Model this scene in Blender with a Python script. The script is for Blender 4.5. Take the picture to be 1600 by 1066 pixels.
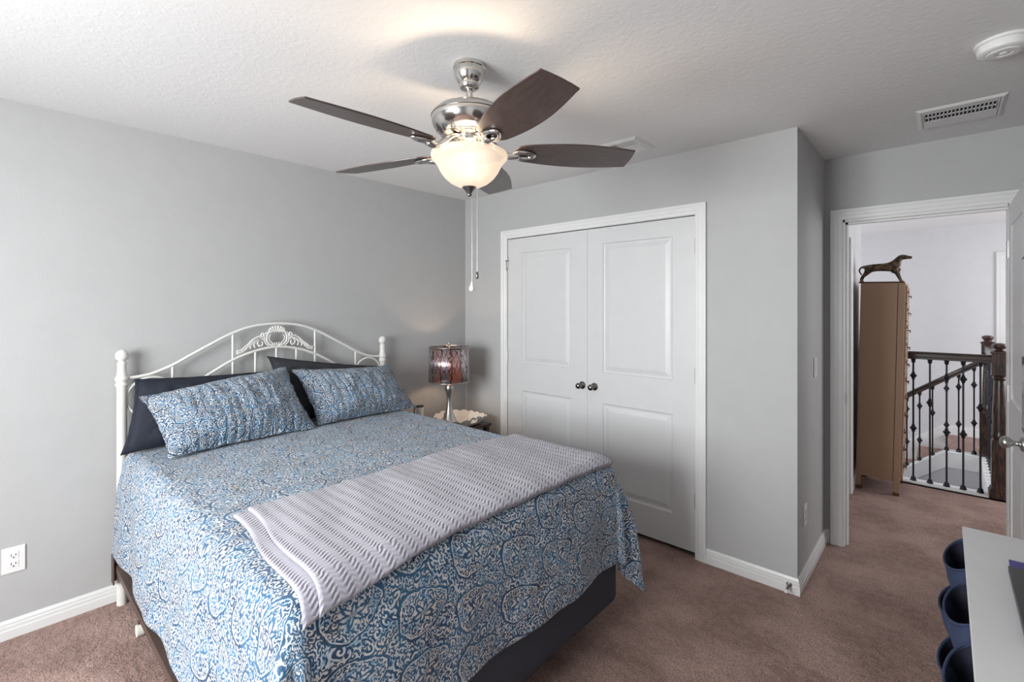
import bpy, bmesh, math, random
import numpy as np
from mathutils import Vector, Matrix, noise as mnoise
R = math.radians
PI = math.pi
for o in list(bpy.data.objects): bpy.data.objects.remove(o, do_unlink=True)
scn = bpy.context.scene
C = scn.collection
H = 2.44

# ------------------------------------------------------------------ camera, world, daylight, exposure
cd = bpy.data.cameras.new('camera'); cam = bpy.data.objects.new('camera', cd); C.objects.link(cam)
cam.location = (3.1367, -2.8361, 1.5025)
cam.rotation_euler = (R(90), 0, 0.7377)
cd.sensor_fit = 'HORIZONTAL'; cd.sensor_width = 36.0
cd.lens = 743.14 / 1600 * 36.0
cd.shift_y = -(533 - 479.13) / 1600
cd.clip_start = 0.02
scn.camera = cam

w = bpy.data.worlds.new('daylight'); scn.world = w; w.use_nodes = True
bg = w.node_tree.nodes['Background']
bg.inputs[0].default_value = (0.80, 0.88, 1.0, 1); bg.inputs[1].default_value = 1.0

def area(name, loc, rot, sx, sy, power, col):
    l = bpy.data.lights.new(name, 'AREA'); l.shape = 'RECTANGLE'; l.size = sx; l.size_y = sy
    l.energy = power; l.color = col
    o = bpy.data.objects.new(name, l); C.objects.link(o); o.location = loc; o.rotation_euler = rot
    return o
# daylight through the bedroom window (rear wall); unseen lights added to brighten the landing and stairwell
area('bedroom_window_daylight', (1.68, -4.46, 1.56), (R(70), 0, 0), 1.9, 1.5, 144, (0.955, 0.985, 0.985))
area('landing_fill_light', (5.55, 3.1, 1.5), (R(90), 0, R(90)), 1.6, 1.5, 34, (0.99, 0.985, 0.985))
area('stair_fill_light', (0.55, 3.7, 1.2), (R(90), 0, R(-90)), 1.2, 1.8, 18, (0.99, 0.985, 0.985))

scn.view_settings.view_transform = 'Standard'
scn.view_settings.look = 'None'
scn.view_settings.gamma = 1.0
scn.view_settings.use_curve_mapping = False
scn.view_settings.exposure = 0.55

# ------------------------------------------------------------------ helpers
def tag(o, label=None, cat=None, group=None, kind=None):
    if label: o['label'] = label
    if cat: o['category'] = cat
    if group: o['group'] = group
    if kind: o['kind'] = kind
    return o

def empty(name, loc, label=None, cat=None, group=None):
    o = bpy.data.objects.new(name, None); C.objects.link(o); o.location = loc
    o.empty_display_size = 0.05
    tag(o, label, cat, group)
    return o

def wloc(o):
    v = Vector((0, 0, 0))
    while o is not None:
        v += Vector(o.location); o = o.parent
    return v

def obj(name, bm, mat, parent=None, smooth=False, bevel=0, local=False, seg=2, angle=40):
    """link bm (world coordinates unless local) as one mesh object"""
    me = bpy.data.meshes.new(name)
    bmesh.ops.recalc_face_normals(bm, faces=bm.faces)
    if parent is not None and not local:
        bmesh.ops.translate(bm, verts=bm.verts, vec=-wloc(parent))
    bm.to_mesh(me); bm.free()
    for m in (mat if isinstance(mat, (list, tuple)) else [mat]): me.materials.append(m)
    if smooth:
        me.polygons.foreach_set('use_smooth', [True] * len(me.polygons))
        if smooth != 'all':
            me.set_sharp_from_angle(angle=R(angle))
    o = bpy.data.objects.new(name, me); C.objects.link(o)
    if parent is not None: o.parent = parent
    if bevel:
        b = o.modifiers.new('bevel', 'BEVEL'); b.width = bevel; b.segments = seg
        b.limit_method = 'ANGLE'; b.angle_limit = R(35); b.harden_normals = False
    return o

def box(bm, x0, x1, y0, y1, z0, z1, mi=0):
    v = [bm.verts.new(p) for p in ((x0,y0,z0),(x1,y0,z0),(x1,y1,z0),(x0,y1,z0),(x0,y0,z1),(x1,y0,z1),(x1,y1,z1),(x0,y1,z1))]
    for f in ((0,3,2,1),(4,5,6,7),(0,1,5,4),(1,2,6,5),(2,3,7,6),(3,0,4,7)):
        bm.faces.new([v[i] for i in f]).material_index = mi
    return v

def B(*boxes):
    bm = bmesh.new()
    for b in boxes: box(bm, *b)
    return bm

def frame_of(axis):
    a = Vector(axis).normalized()
    t = Vector((0, 0, 1)) if abs(a.z) < 0.9 else Vector((1, 0, 0))
    u = a.cross(t).normalized(); v = a.cross(u).normalized()
    return a, u, v

def lathe(bm, prof, origin=(0, 0, 0), axis=(0, 0, 1), seg=32, closed=True, mi=0):
    a, u, v = frame_of(axis); o = Vector(origin); rings = []
    for r, z in prof:
        if r < 1e-5:
            rings.append([bm.verts.new(o + a * z)])
        else:
            rings.append([bm.verts.new(o + a * z + (u * math.cos(t) + v * math.sin(t)) * r) for t in [2 * PI * k / seg for k in range(seg)]])
    for A, Bq in zip(rings[:-1], rings[1:]):
        for k in range(seg):
            k2 = (k + 1) % seg
            if len(A) == 1 and len(Bq) == 1: continue
            if len(A) == 1: f = [A[0], Bq[k], Bq[k2]]
            elif len(Bq) == 1: f = [A[k], A[k2], Bq[0]]
            else: f = [A[k], A[k2], Bq[k2], Bq[k]]
            bm.faces.new(f).material_index = mi
    if closed:
        for rg in (rings[0], rings[-1]):
            if len(rg) > 2: bm.faces.new(rg).material_index = mi

def cyl(bm, p0, p1, r, seg=16, r2=None):
    p0, p1 = Vector(p0), Vector(p1); L = (p1 - p0).length
    lathe(bm, [(r, 0), (r if r2 is None else r2, L)], p0, p1 - p0, seg)

def ball(bm, c, r, seg=16, sc=(1, 1, 1)):
    n = seg // 2
    prof = [(max(0, math.sin(PI * k / n)) * r, -math.cos(PI * k / n) * r) for k in range(n + 1)]
    b2 = bmesh.new(); lathe(b2, prof, (0, 0, 0), (0, 0, 1), seg, False)
    for v in b2.verts: v.co = Vector((v.co.x * sc[0], v.co.y * sc[1], v.co.z * sc[2])) + Vector(c)
    merge(bm, b2)

def merge(bm, b2):
    me = bpy.data.meshes.new('tmp'); b2.to_mesh(me); b2.free(); bm.from_mesh(me); bpy.data.meshes.remove(me)

def tube(bm, pts, r, seg=10, closed=False):
    pts = [Vector(p) for p in pts]; n = len(pts); rings = []
    up = None
    for i in range(n):
        if closed: d = pts[(i + 1) % n] - pts[i - 1]
        else: d = pts[min(i + 1, n - 1)] - pts[max(i - 1, 0)]
        d.normalize()
        if up is None:
            _, u, _ = frame_of(d)
        else:
            u = (up - d * up.dot(d)).normalized()
        up = u; v = d.cross(u)
        rr = r[i] if isinstance(r, (list, tuple)) else r
        rings.append([bm.verts.new(pts[i] + (u * math.cos(t) + v * math.sin(t)) * rr) for t in [2 * PI * k / seg for k in range(seg)]])
    m = n if closed else n - 1
    for i in range(m):
        A, Bq = rings[i], rings[(i + 1) % n]
        for k in range(seg):
            bm.faces.new([A[k], A[(k + 1) % seg], Bq[(k + 1) % seg], Bq[k]])
    if not closed:
        bm.faces.new(rings[0]); bm.faces.new(rings[-1])

def catmull(pts, n=8):
    P = [Vector(p) for p in pts]; P = [P[0] * 2 - P[1]] + P + [P[-1] * 2 - P[-2]]
    out = []
    for i in range(1, len(P) - 2):
        for k in range(n):
            t = k / n
            a, b, c, d = P[i - 1], P[i], P[i + 1], P[i + 2]
            out.append(0.5 * ((2 * b) + (c - a) * t + (2 * a - 5 * b + 4 * c - d) * t * t + (3 * b - a - 3 * c + d) * t ** 3))
    out.append(P[-2]); return out

def prism(bm, poly, p0, p1, ax):
    """poly: list of 2D points in the plane across axis ax (0:x 1:y 2:z), extruded from p0 to p1"""
    def mk(a, b, t):
        return [(t, a, b), (a, t, b), (a, b, t)][ax]
    A = [bm.verts.new(mk(a, b, p0)) for a, b in poly]; Bq = [bm.verts.new(mk(a, b, p1)) for a, b in poly]
    bm.faces.new(A); bm.faces.new(Bq); n = len(poly)
    for i in range(n): bm.faces.new([A[i], A[(i + 1) % n], Bq[(i + 1) % n], Bq[i]])

# ------------------------------------------------------------------ materials
class NT:
    def __init__(s, name):
        s.m = bpy.data.materials.new(name); s.m.use_nodes = True
        s.t = s.m.node_tree; s.b = s.t.nodes['Principled BSDF']; s.out = s.t.nodes['Material Output']
    def n(s, typ, **kw):
        x = s.t.nodes.new(typ)
        for k, v in kw.items(): setattr(x, k, v)
        return x
    def l(s, a, b): s.t.links.new(a, b)
    def put(s, sock, v):
        if hasattr(v, 'links') or isinstance(v, bpy.types.NodeSocket): s.l(v, sock)
        else: sock.default_value = v
    def M(s, op, a, b=0.0, c=0.0, clamp=False):
        x = s.n('ShaderNodeMath', operation=op, use_clamp=clamp)
        s.put(x.inputs[0], a); s.put(x.inputs[1], b); s.put(x.inputs[2], c)
        return x.outputs[0]
    def step(s, v, lo, hi):
        x = s.n('ShaderNodeMapRange', interpolation_type='SMOOTHSTEP')
        s.put(x.inputs[0], v); x.inputs[1].default_value = lo; x.inputs[2].default_value = hi
        return x.outputs[0]
    def mix(s, f, a, b):
        x = s.n('ShaderNodeMix', data_type='RGBA')
        s.put(x.inputs[0], f); s.put(x.inputs[6], a); s.put(x.inputs[7], b)
        return x.outputs[2]
    def mixf(s, f, a, b):
        x = s.n('ShaderNodeMix', data_type='FLOAT')
        s.put(x.inputs[0], f); s.put(x.inputs[2], a); s.put(x.inputs[3], b)
        return x.outputs[0]
    def coord(s, kind='Object'): return s.n('ShaderNodeTexCoord').outputs[kind]
    def noise(s, v, scale, det=2, rough=0.5, out='Fac'):
        x = s.n('ShaderNodeTexNoise'); s.l(v, x.inputs['Vector']); x.inputs['Scale'].default_value = scale
        x.inputs['Detail'].default_value = det; x.inputs['Roughness'].default_value = rough
        return x.outputs[out]
    def bump(s, h, strength=0.3, dist=0.01):
        x = s.n('ShaderNodeBump'); x.inputs['Strength'].default_value = strength; x.inputs['Distance'].default_value = dist
        s.put(x.inputs['Height'], h); s.l(x.outputs[0], s.b.inputs['Normal']); return x
    def sep(s, v):
        x = s.n('ShaderNodeSeparateXYZ'); s.l(v, x.inputs[0]); return x.outputs
    def comb(s, a, b, c=0.0):
        x = s.n('ShaderNodeCombineXYZ'); s.put(x.inputs[0], a); s.put(x.inputs[1], b); s.put(x.inputs[2], c); return x.outputs[0]
    def vm(s, op, a, b=(0, 0, 0), sc=None):
        x = s.n('ShaderNodeVectorMath', operation=op); s.put(x.inputs[0], a); s.put(x.inputs[1], b)
        if sc is not None: s.put(x.inputs['Scale'], sc)
        return x.outputs['Value'] if op in ('LENGTH', 'DISTANCE', 'DOT_PRODUCT') else x.outputs[0]

def c4(c): return (c[0], c[1], c[2], 1.0)
def plain(name, col, rough=0.5, metal=0.0, bump=None, spec=None, coat=0):
    s = NT(name); b = s.b
    b.inputs['Base Color'].default_value = c4(col); b.inputs['Roughness'].default_value = rough; b.inputs['Metallic'].default_value = metal
    if spec is not None: b.inputs['Specular IOR Level'].default_value = spec
    if coat: b.inputs['Coat Weight'].default_value = coat
    co = s.coord()
    nz = s.noise(co, 9.0, 3)
    var = s.mix(nz, c4([x * 0.96 for x in col]), c4([min(1, x * 1.04) for x in col]))
    s.l(var, b.inputs['Base Color'])
    if bump:
        sc, st, ds = bump; s.bump(s.noise(co, sc, 3, 0.6), st, ds)
    return s.m

M = {}
M['wall'] = plain('grey_wall_paint', (0.455, 0.455, 0.457), 0.55, bump=(140, 0.35, 0.002))
M['hallwall'] = plain('pale_wall_paint', (0.66, 0.66, 0.68), 0.6, bump=(140, 0.3, 0.002))
def ceiling_mat():
    s = NT('textured_ceiling_paint'); s.b.inputs['Roughness'].default_value = 0.8
    co = s.coord(); s.b.inputs['Base Color'].default_value = (0.78, 0.775, 0.775, 1)
    a = s.step(s.noise(co, 42, 3, 0.55), 0.46, 0.62); b = s.noise(co, 160, 2)
    s.bump(s.M('ADD', a, s.M('MULTIPLY', b, 0.3)), 0.12, 0.003)
    return s.m
M['ceiling'] = ceiling_mat()
M['trim'] = plain('white_trim_paint', (0.74, 0.74, 0.735), 0.32)
M['door'] = plain('white_door_paint', (0.64, 0.64, 0.645), 0.36, bump=(260, 0.08, 0.001))
M['plastic'] = plain('white_plastic', (0.78, 0.78, 0.77), 0.35)
M['slot'] = plain('dark_slot', (0.02, 0.02, 0.02), 0.6)
M['chrome'] = plain('brushed_nickel', (0.62, 0.60, 0.57), 0.16, 1.0)
M['satin'] = plain('satin_nickel', (0.50, 0.49, 0.47), 0.3, 1.0)
M['darkmetal'] = plain('dark_nickel', (0.22, 0.215, 0.21), 0.22, 1.0)
M['bedpaint'] = plain('cream_metal_paint', (0.72, 0.71, 0.68), 0.35)
M['brown'] = plain('brown_steel', (0.10, 0.065, 0.055), 0.45, 0.2)
M['navyfab'] = plain('navy_fabric', (0.009, 0.013, 0.026), 0.8, bump=(500, 0.25, 0.001))
M['boxspring'] = plain('charcoal_navy_fabric', (0.045, 0.047, 0.062), 0.85, bump=(400, 0.4, 0.001))
M['charcoal'] = plain('charcoal_fabric', (0.028, 0.030, 0.036), 0.85, bump=(400, 0.3, 0.001))
M['mattress'] = plain('white_ticking', (0.7, 0.7, 0.7), 0.8)
M['iron'] = plain('black_iron', (0.012, 0.013, 0.018), 0.4, 0.3)
M['whitefurn'] = plain('white_laminate', (0.74, 0.74, 0.74), 0.3)
M['binfab'] = plain('navy_bin_fabric', (0.022, 0.034, 0.080), 0.85, bump=(600, 0.3, 0.001))
M['bininner'] = plain('dark_bin_lining', (0.012, 0.013, 0.028), 0.9)
M['laptop'] = plain('dark_grey_metal', (0.07, 0.068, 0.066), 0.35, 0.5)
M['bluecover'] = plain('blue_violet_cover', (0.05, 0.045, 0.28), 0.4)
M['screen'] = plain('black_screen', (0.02, 0.02, 0.024), 0.12)
M['glasswhite'] = plain('white_ceramic', (0.75, 0.74, 0.72), 0.3)
M['darkwood'] = plain('dark_table_wood', (0.045, 0.03, 0.025), 0.4)
M['traywhite'] = plain('distressed_white_wood', (0.72, 0.69, 0.65), 0.6, bump=(90, 0.2, 0.001))
M['stairwhite'] = plain('white_stair_trim', (0.80, 0.80, 0.80), 0.4)

def carpet():
    s = NT('brown_carpet'); co = s.coord(); s.b.inputs['Roughness'].default_value = 0.95
    s.b.inputs['Specular IOR Level'].default_value = 0.1
    blot = s.step(s.noise(co, 3.2, 4, 0.6), 0.36, 0.66)
    mid = s.step(s.noise(co, 26, 3, 0.6), 0.35, 0.65)
    fine = s.noise(co, 150, 3, 0.75)
    a = s.mix(blot, (0.285, 0.150, 0.116, 1), (0.50, 0.310, 0.258, 1))
    b = s.mix(s.M('MULTIPLY', mid, 0.35), a, (0.54, 0.355, 0.30, 1))
    f = s.step(fine, 0.36, 0.60)
    c = s.mix(f, s.vm('SCALE', b, sc=0.42), s.vm('SCALE', b, sc=1.18))
    s.l(c, s.b.inputs['Base Color'])
    s.b.inputs['Sheen Weight'].default_value = 0.25; s.b.inputs['Sheen Roughness'].default_value = 0.6
    h = s.M('ADD', s.M('MULTIPLY', s.noise(co, 150, 3, 0.7), 1.0), s.M('MULTIPLY', mid, 0.6))
    s.bump(h, 0.9, 0.012)
    return s.m
M['carpet'] = carpet()

def paisley(name, sc=1.0, bumpy=0.35, channels=False):
    """block print: tear-drop medallions in offset rows over a ground of scrolls"""
    s = NT(name); uv = s.n('ShaderNodeUVMap').outputs[0]
    s.b.inputs['Roughness'].default_value = 0.6
    s.b.inputs['Sheen Weight'].default_value = 0.15
    wn = s.noise(uv, 16 * sc, 2, 0.5, 'Color')
    p = s.vm('ADD', uv, s.vm('SCALE', s.vm('SUBTRACT', wn, (0.5, 0.5, 0.5)), sc=0.035 / sc))
    p = s.vm('SCALE', p, sc=sc)
    xyz = s.sep(p); x, y = xyz[0], xyz[1]
    TW, TH = 0.17, 0.21
    row = s.M('FLOOR', s.M('DIVIDE', y, TH))
    xo = s.M('ADD', s.M('DIVIDE', x, TW), s.M('MULTIPLY', row, 0.5))
    fx = s.M('MULTIPLY', s.M('SUBTRACT', s.M('FRACT', xo), 0.5), TW)
    fy = s.M('MULTIPLY', s.M('SUBTRACT', s.M('FRACT', s.M('DIVIDE', y, TH)), 0.5), TH)
    # tear drop: narrower and bent towards the top
    bend = s.M('ADD', fx, s.M('MULTIPLY', s.M('MULTIPLY', fy, fy), 2.4))
    wd = s.M('ADD', 0.060, s.M('MULTIPLY', fy, -0.22))
    rx = s.M('DIVIDE', bend, wd); ry = s.M('DIVIDE', fy, 0.090)
    r = s.M('SQRT', s.M('ADD', s.M('MULTIPLY', rx, rx), s.M('MULTIPLY', ry, ry)))
    th = s.M('ARCTAN2', fy, bend)
    inside = s.step(r, 1.02, 0.98)
    # scroll ground: spirals centred on scattered cells
    def scroll(cells, arms, freq, seedoff):
        v = s.n('ShaderNodeTexVoronoi', voronoi_dimensions='2D'); q = s.vm('ADD', s.vm('SCALE', p, sc=cells), (seedoff, seedoff, 0))
        s.l(q, v.inputs['Vector']); v.inputs['Scale'].default_value = 1.0; v.inputs['Randomness'].default_value = 0.85
        d = s.vm('SUBTRACT', q, v.outputs['Position']); de = s.sep(d)
        rr = s.vm('LENGTH', d); t = s.M('ARCTAN2', de[1], de[0])
        ccol = s.sep(v.outputs['Color'])
        sg = s.M('SIGN', s.M('SUBTRACT', ccol[0], 0.5))
        return s.M('SINE', s.M('ADD', s.M('MULTIPLY', s.M('MULTIPLY', t, arms), sg), s.M('ADD', s.M('MULTIPLY', rr, freq), s.M('MULTIPLY', ccol[1], 6.28)))), rr
    s1, r1 = scroll(38, 1.0, 13.0, 0.0)
    s2, r2 = scroll(62, 2.0, 9.0, 7.3)
    s3, r3 = scroll(46, 1.0, 16.0, 3.1)
    nb = s.noise(p, 60, 1, 0.5)
    lines = s.M('SINE', s.M('MULTIPLY', nb, 60.0))
    sel = s.step(s.noise(p, 22, 1), 0.47, 0.53)
    ground = s.mixf(sel, s1, s.mixf(0.35, s2, lines))
    petals = s.M('SINE', s.M('MULTIPLY', th, 6.0))
    rings = s.M('SINE', s.M('ADD', s.M('MULTIPLY', r, 15.0), s.M('MULTIPLY', petals, 2.4)))
    inner = s.mixf(s.step(r, 0.55, 0.40), s.mixf(sel, s.mixf(0.4, s3, lines), s2), s.mixf(0.3, rings, s3))
    f = s.mixf(inside, ground, inner)
    val = s.step(f, -0.12, 0.38)
    dk = s.step(s.M('ABSOLUTE', s.M('SUBTRACT', r, 1.0)), 0.030, 0.055)
    lt = s.step(s.M('ABSOLUTE', s.M('SUBTRACT', r, 0.925)), 0.026, 0.012)
    val = s.M('MAXIMUM', val, lt); val = s.M('MULTIPLY', val, dk)
    dark = s.mix(s.step(s.noise(p, 9, 2), 0.35, 0.65), (0.012, 0.045, 0.110, 1), (0.026, 0.110, 0.220, 1))
    light = s.mix(s.step(s.noise(p, 13, 2), 0.4, 0.7), (0.64, 0.66, 0.68, 1), (0.58, 0.53, 0.47, 1))
    light = s.mix(s.step(s.noise(p, 31, 2), 0.50, 0.62), light, (0.36, 0.50, 0.62, 1))
    s.l(s.mix(val, dark, light), s.b.inputs['Base Color'])
    h = s.M('ADD', s.M('MULTIPLY', s.noise(uv, 55, 3, 0.6), 1.0), s.M('MULTIPLY', val, 0.12))
    if channels:
        ux = s.sep(uv)[0]
        ch = s.M('ABSOLUTE', s.M('SINE', s.M('MULTIPLY', ux, 75.0)))
        h = s.M('ADD', s.M('MULTIPLY', ch, 0.7), s.M('MULTIPLY', h, 1.6))
    s.bump(h, bumpy, 0.010)
    return s.m
M['paisley'] = paisley('blue_paisley_print', 1.0, 0.35)
M['paisley_sham'] = paisley('blue_paisley_quilting', 1.5, 0.8, True)

def knit():
    s = NT('lilac_ripple_knit'); uv = s.n('ShaderNodeUVMap').outputs[0]
    x, y = s.sep(uv)[0], s.sep(uv)[1]
    P = 0.043
    t = s.M('MULTIPLY', y, 2 * PI / P)
    ph = s.M('ADD', s.M('MULTIPLY', x, 2 * PI / 0.0145), s.M('MULTIPLY', s.M('SINE', t), 2.6))
    wob = s.M('MULTIPLY', s.noise(uv, 60, 2), 2.0)
    ridge = s.M('SINE', s.M('ADD', ph, wob))
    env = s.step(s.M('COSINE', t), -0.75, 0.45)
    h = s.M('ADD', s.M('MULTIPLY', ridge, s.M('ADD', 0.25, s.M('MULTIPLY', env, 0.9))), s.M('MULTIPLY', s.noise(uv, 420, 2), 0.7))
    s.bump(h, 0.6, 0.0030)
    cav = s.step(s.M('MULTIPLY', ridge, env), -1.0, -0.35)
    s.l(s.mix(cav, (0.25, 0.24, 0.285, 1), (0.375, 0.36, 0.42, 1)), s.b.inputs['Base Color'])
    s.b.inputs['Roughness'].default_value = 0.9; s.b.inputs['Sheen Weight'].default_value = 0.3
    return s.m
M['knit'] = knit()

def wood(name, c1, c2, rough, axis='z', sc=18, coat=0.3):
    s = NT(name); co = s.coord('Object')
    mp = s.n('ShaderNodeMapping'); s.l(co, mp.inputs[0])
    mp.inputs['Scale'].default_value = {'z': (1, 1, 0.12), 'x': (0.12, 1, 1), 'y': (1, 0.12, 1)}[axis]
    g = s.noise(mp.outputs[0], sc, 4, 0.6)
    wv = s.M('SINE', s.M('MULTIPLY', g, 38.0)); f = s.step(wv, -0.6, 0.9)
    s.l(s.mix(f, c4(c1), c4(c2)), s.b.inputs['Base Color']); s.b.inputs['Roughness'].default_value = rough
    s.b.inputs['Coat Weight'].default_value = coat
    return s.m
M['stairwood'] = wood('reddish_dark_stair_wood', (0.018, 0.008, 0.006), (0.075, 0.033, 0.022), 0.3, 'z', 22)
M['railwood'] = wood('dark_handrail_wood', (0.020, 0.008, 0.006), (0.045, 0.018, 0.013), 0.3, 'x', 22)
M['bladewood'] = wood('walnut_fan_blade', (0.062, 0.040, 0.036), (0.080, 0.053, 0.047), 0.34, 'x', 30, 0.15)

def bronze():
    s = NT('aged_bronze'); co = s.coord(); s.b.inputs['Roughness'].default_value = 0.5; s.b.inputs['Metallic'].default_value = 0.6
    s.l(s.mix(s.step(s.noise(co, 30, 3), 0.4, 0.6), (0.045, 0.028, 0.018, 1), (0.16, 0.12, 0.07, 1)), s.b.inputs['Base Color'])
    s.bump(s.noise(co, 90, 3), 0.5, 0.004); return s.m
M['bronze'] = bronze()

def cabpaint():
    s = NT('old_cream_cabinet_paint'); co = s.coord(); s.b.inputs['Roughness'].default_value = 0.5
    spots = s.step(s.noise(co, 28, 3, 0.7), 0.70, 0.74)
    base = s.mix(s.noise(co, 2.5, 3), (0.29, 0.175, 0.105, 1), (0.34, 0.215, 0.135, 1))
    s.l(s.mix(spots, base, (0.16, 0.08, 0.045, 1)), s.b.inputs['Base Color']); return s.m
M['cabpaint'] = cabpaint()
M['rust'] = plain('rusty_metal', (0.11, 0.045, 0.025), 0.8, bump=(80, 0.5, 0.003))

def bowl_glass():
    s = NT('lit_frosted_glass'); s.b.inputs['Base Color'].default_value = (0.32, 0.29, 0.26, 1)
    s.b.inputs['Roughness'].default_value = 0.35
    g = s.noise(s.coord(), 14, 2)
    s.l(s.mix(g, (1.0, 0.80, 0.60, 1), (1.0, 0.86, 0.70, 1)), s.b.inputs['Emission Color'])
    d1 = s.vm('DISTANCE', s.coord(), (0.075, -0.045, -0.40)); d2 = s.vm('DISTANCE', s.coord(), (-0.075, 0.045, -0.40))
    hot = s.M('ADD', s.step(d1, 0.11, 0.02), s.step(d2, 0.11, 0.02))
    s.l(s.M('ADD', 0.43, s.M('MULTIPLY', hot, 0.22)), s.b.inputs['Emission Strength'])
    tp = s.n('ShaderNodeBsdfTransparent'); tp.inputs[0].default_value = (1, 0.93, 0.85, 1)
    mx = s.n('ShaderNodeMixShader'); mx.inputs[0].default_value = 0.20
    s.l(s.b.outputs[0], mx.inputs[1]); s.l(tp.outputs[0], mx.inputs[2]); s.l(mx.outputs[0], s.out.inputs[0])
    return s.m
M['bowl'] = bowl_glass()
def bulb_mat():
    s = NT('lit_bulb_glass'); s.b.inputs['Emission Color'].default_value = (1.0, 0.80, 0.55, 1); s.b.inputs['Emission Strength'].default_value = 3.0
    return s.m
M['bulb'] = bulb_mat()

def shade_mat():
    s = NT('silver_shade_with_tree_cutouts'); uv = s.n('ShaderNodeUVMap').outputs[0]
    x, y = s.sep(uv)[0], s.sep(uv)[1]
    n1 = s.noise(s.comb(s.M('MULTIPLY', x, 20.0), s.M('MULTIPLY', y, 14.0)), 1.0, 3, 0.6)
    def strand(fr, k, nw, w0):
        return s.step(s.M('ABSOLUTE', s.M('SINE', s.M('ADD', s.M('MULTIPLY', x, fr), s.M('ADD', s.M('MULTIPLY', y, k), s.M('MULTIPLY', n1, nw))))), w0, w0 * 0.5)
    br = s.M('MAXIMUM', strand(82.0, 34.0, 5.0, 0.26), strand(82.0, -34.0, 5.0, 0.26))
    br = s.M('MULTIPLY', br, s.step(y, 0.03, 0.10))
    trunk = s.M('MAXIMUM', strand(40.0, 0.0, 3.0, 0.22), br)
    gl = s.n('ShaderNodeBsdfPrincipled'); gl.inputs['Base Color'].default_value = (0.42, 0.37, 0.40, 1)
    gl.inputs['Metallic'].default_value = 0.9; gl.inputs['Roughness'].default_value = 0.30; gl.inputs['Anisotropic'].default_value = 0.85
    tr = s.n('ShaderNodeBsdfTranslucent'); tr.inputs[0].default_value = (0.75, 0.38, 0.26, 1)
    mx = s.n('ShaderNodeMixShader'); mx.inputs[0].default_value = 0.14
    patch = s.step(s.noise(s.comb(s.M('MULTIPLY', x, 9.0), s.M('MULTIPLY', y, 2.0)), 1.0, 1), 0.45, 0.55)
    s.l(s.M('MULTIPLY', s.M('ADD', 0.04, s.M('MULTIPLY', patch, 0.30)), s.M('SUBTRACT', 1.0, s.M('MULTIPLY', trunk, 0.85))), mx.inputs[0])
    s.l(gl.outputs[0], mx.inputs[1]); s.l(tr.outputs[0], mx.inputs[2])
    dk = s.mix(trunk, (0.50, 0.45, 0.48, 1), (0.12, 0.08, 0.08, 1)); s.l(dk, gl.inputs['Base Color'])
    s.l(mx.outputs[0], s.out.inputs[0]); return s.m
M['shade'] = shade_mat()

# ------------------------------------------------------------------ the shell
def struct(name, bm, mat, parent=None, **kw):
    o = obj(name, bm, mat, parent, **kw)
    if parent is None: o['kind'] = 'structure'
    return o

YD0, YD1 = 0.763, 0.880            # wall with the entry door
XR = 3.45                          # right wall
YR = -4.2                          # rear wall
# floor: bedroom, landing, walkway, stair treads
fb = B((-0.12, XR + 0.12, YR - 0.12, YD1, -0.12, 0), (2.45, 5.6, YD1, 2.44, -0.12, 0), (3.52, 5.6, 2.44, 4.9, -0.12, 0), (3.15, 3.52, 3.91, 4.9, -0.12, 0))
for k in range(8):
    box(fb, 3.15 - 0.245 * (k + 1), 3.15 - 0.245 * k + 0.02, 3.91, 4.9, -0.182 * (k + 1) - 0.1, -0.182 * (k + 1))
box(fb, 0.3, 5.6, 2.3, 4.9, -2.85, -2.75)
struct('floor', fb, M['carpet'])
struct('ceiling', B((-0.12, 5.7, YR - 0.12, 4.9, H, H + 0.12)), M['ceiling'])
struct('wall_left', B((-0.12, 0, YR - 0.12, 0.9, 0, H)), M['wall'])
wc = bmesh.new(); prism(wc, [(0, 0), (0.513, 0), (0.513, 2.055), (2.039, 2.055), (2.039, 0), (2.57, 0), (2.57, H), (0, H)], 0.0, 0.11, 1)
box(wc, 0, 2.46, 0.66, 0.763, 0, H)
struct('wall_closet', wc, M['wall'])
struct('wall_alcove', B((2.46, 2.57, 0.11, YD1, 0, H)), M['wall'])
struct('wall_entry', B((2.57, 2.660, YD0, YD1, 0, H), (3.402, 5.6, YD0, YD1, 0, H), (2.66, 3.402, YD0, YD1, 2.045, H)), M['wall'])
struct('wall_right', B((XR, XR + 0.12, YR - 0.12, YD0, 0, H)), M['wall'])
struct('wall_rear', B((0, 0.88, YR - 0.12, YR, 0, H), (2.48, XR, YR - 0.12, YR, 0, H), (0.88, 2.48, YR - 0.12, YR, 0, 0.62), (0.88, 2.48, YR - 0.12, YR, 2.15, H)), M['wall'])
wf = bmesh.new()
for a, b in ((0.88, 0.93), (1.66, 1.70), (2.43, 2.48)): box(wf, a, b, YR - 0.09, YR - 0.04, 0.62, 2.15)
for a, b in ((0.62, 0.67), (1.36, 1.40), (2.10, 2.15)): box(wf, 0.88, 2.48, YR - 0.09, YR - 0.04, a, b)
struct('window_1', wf, M['trim'])
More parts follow.
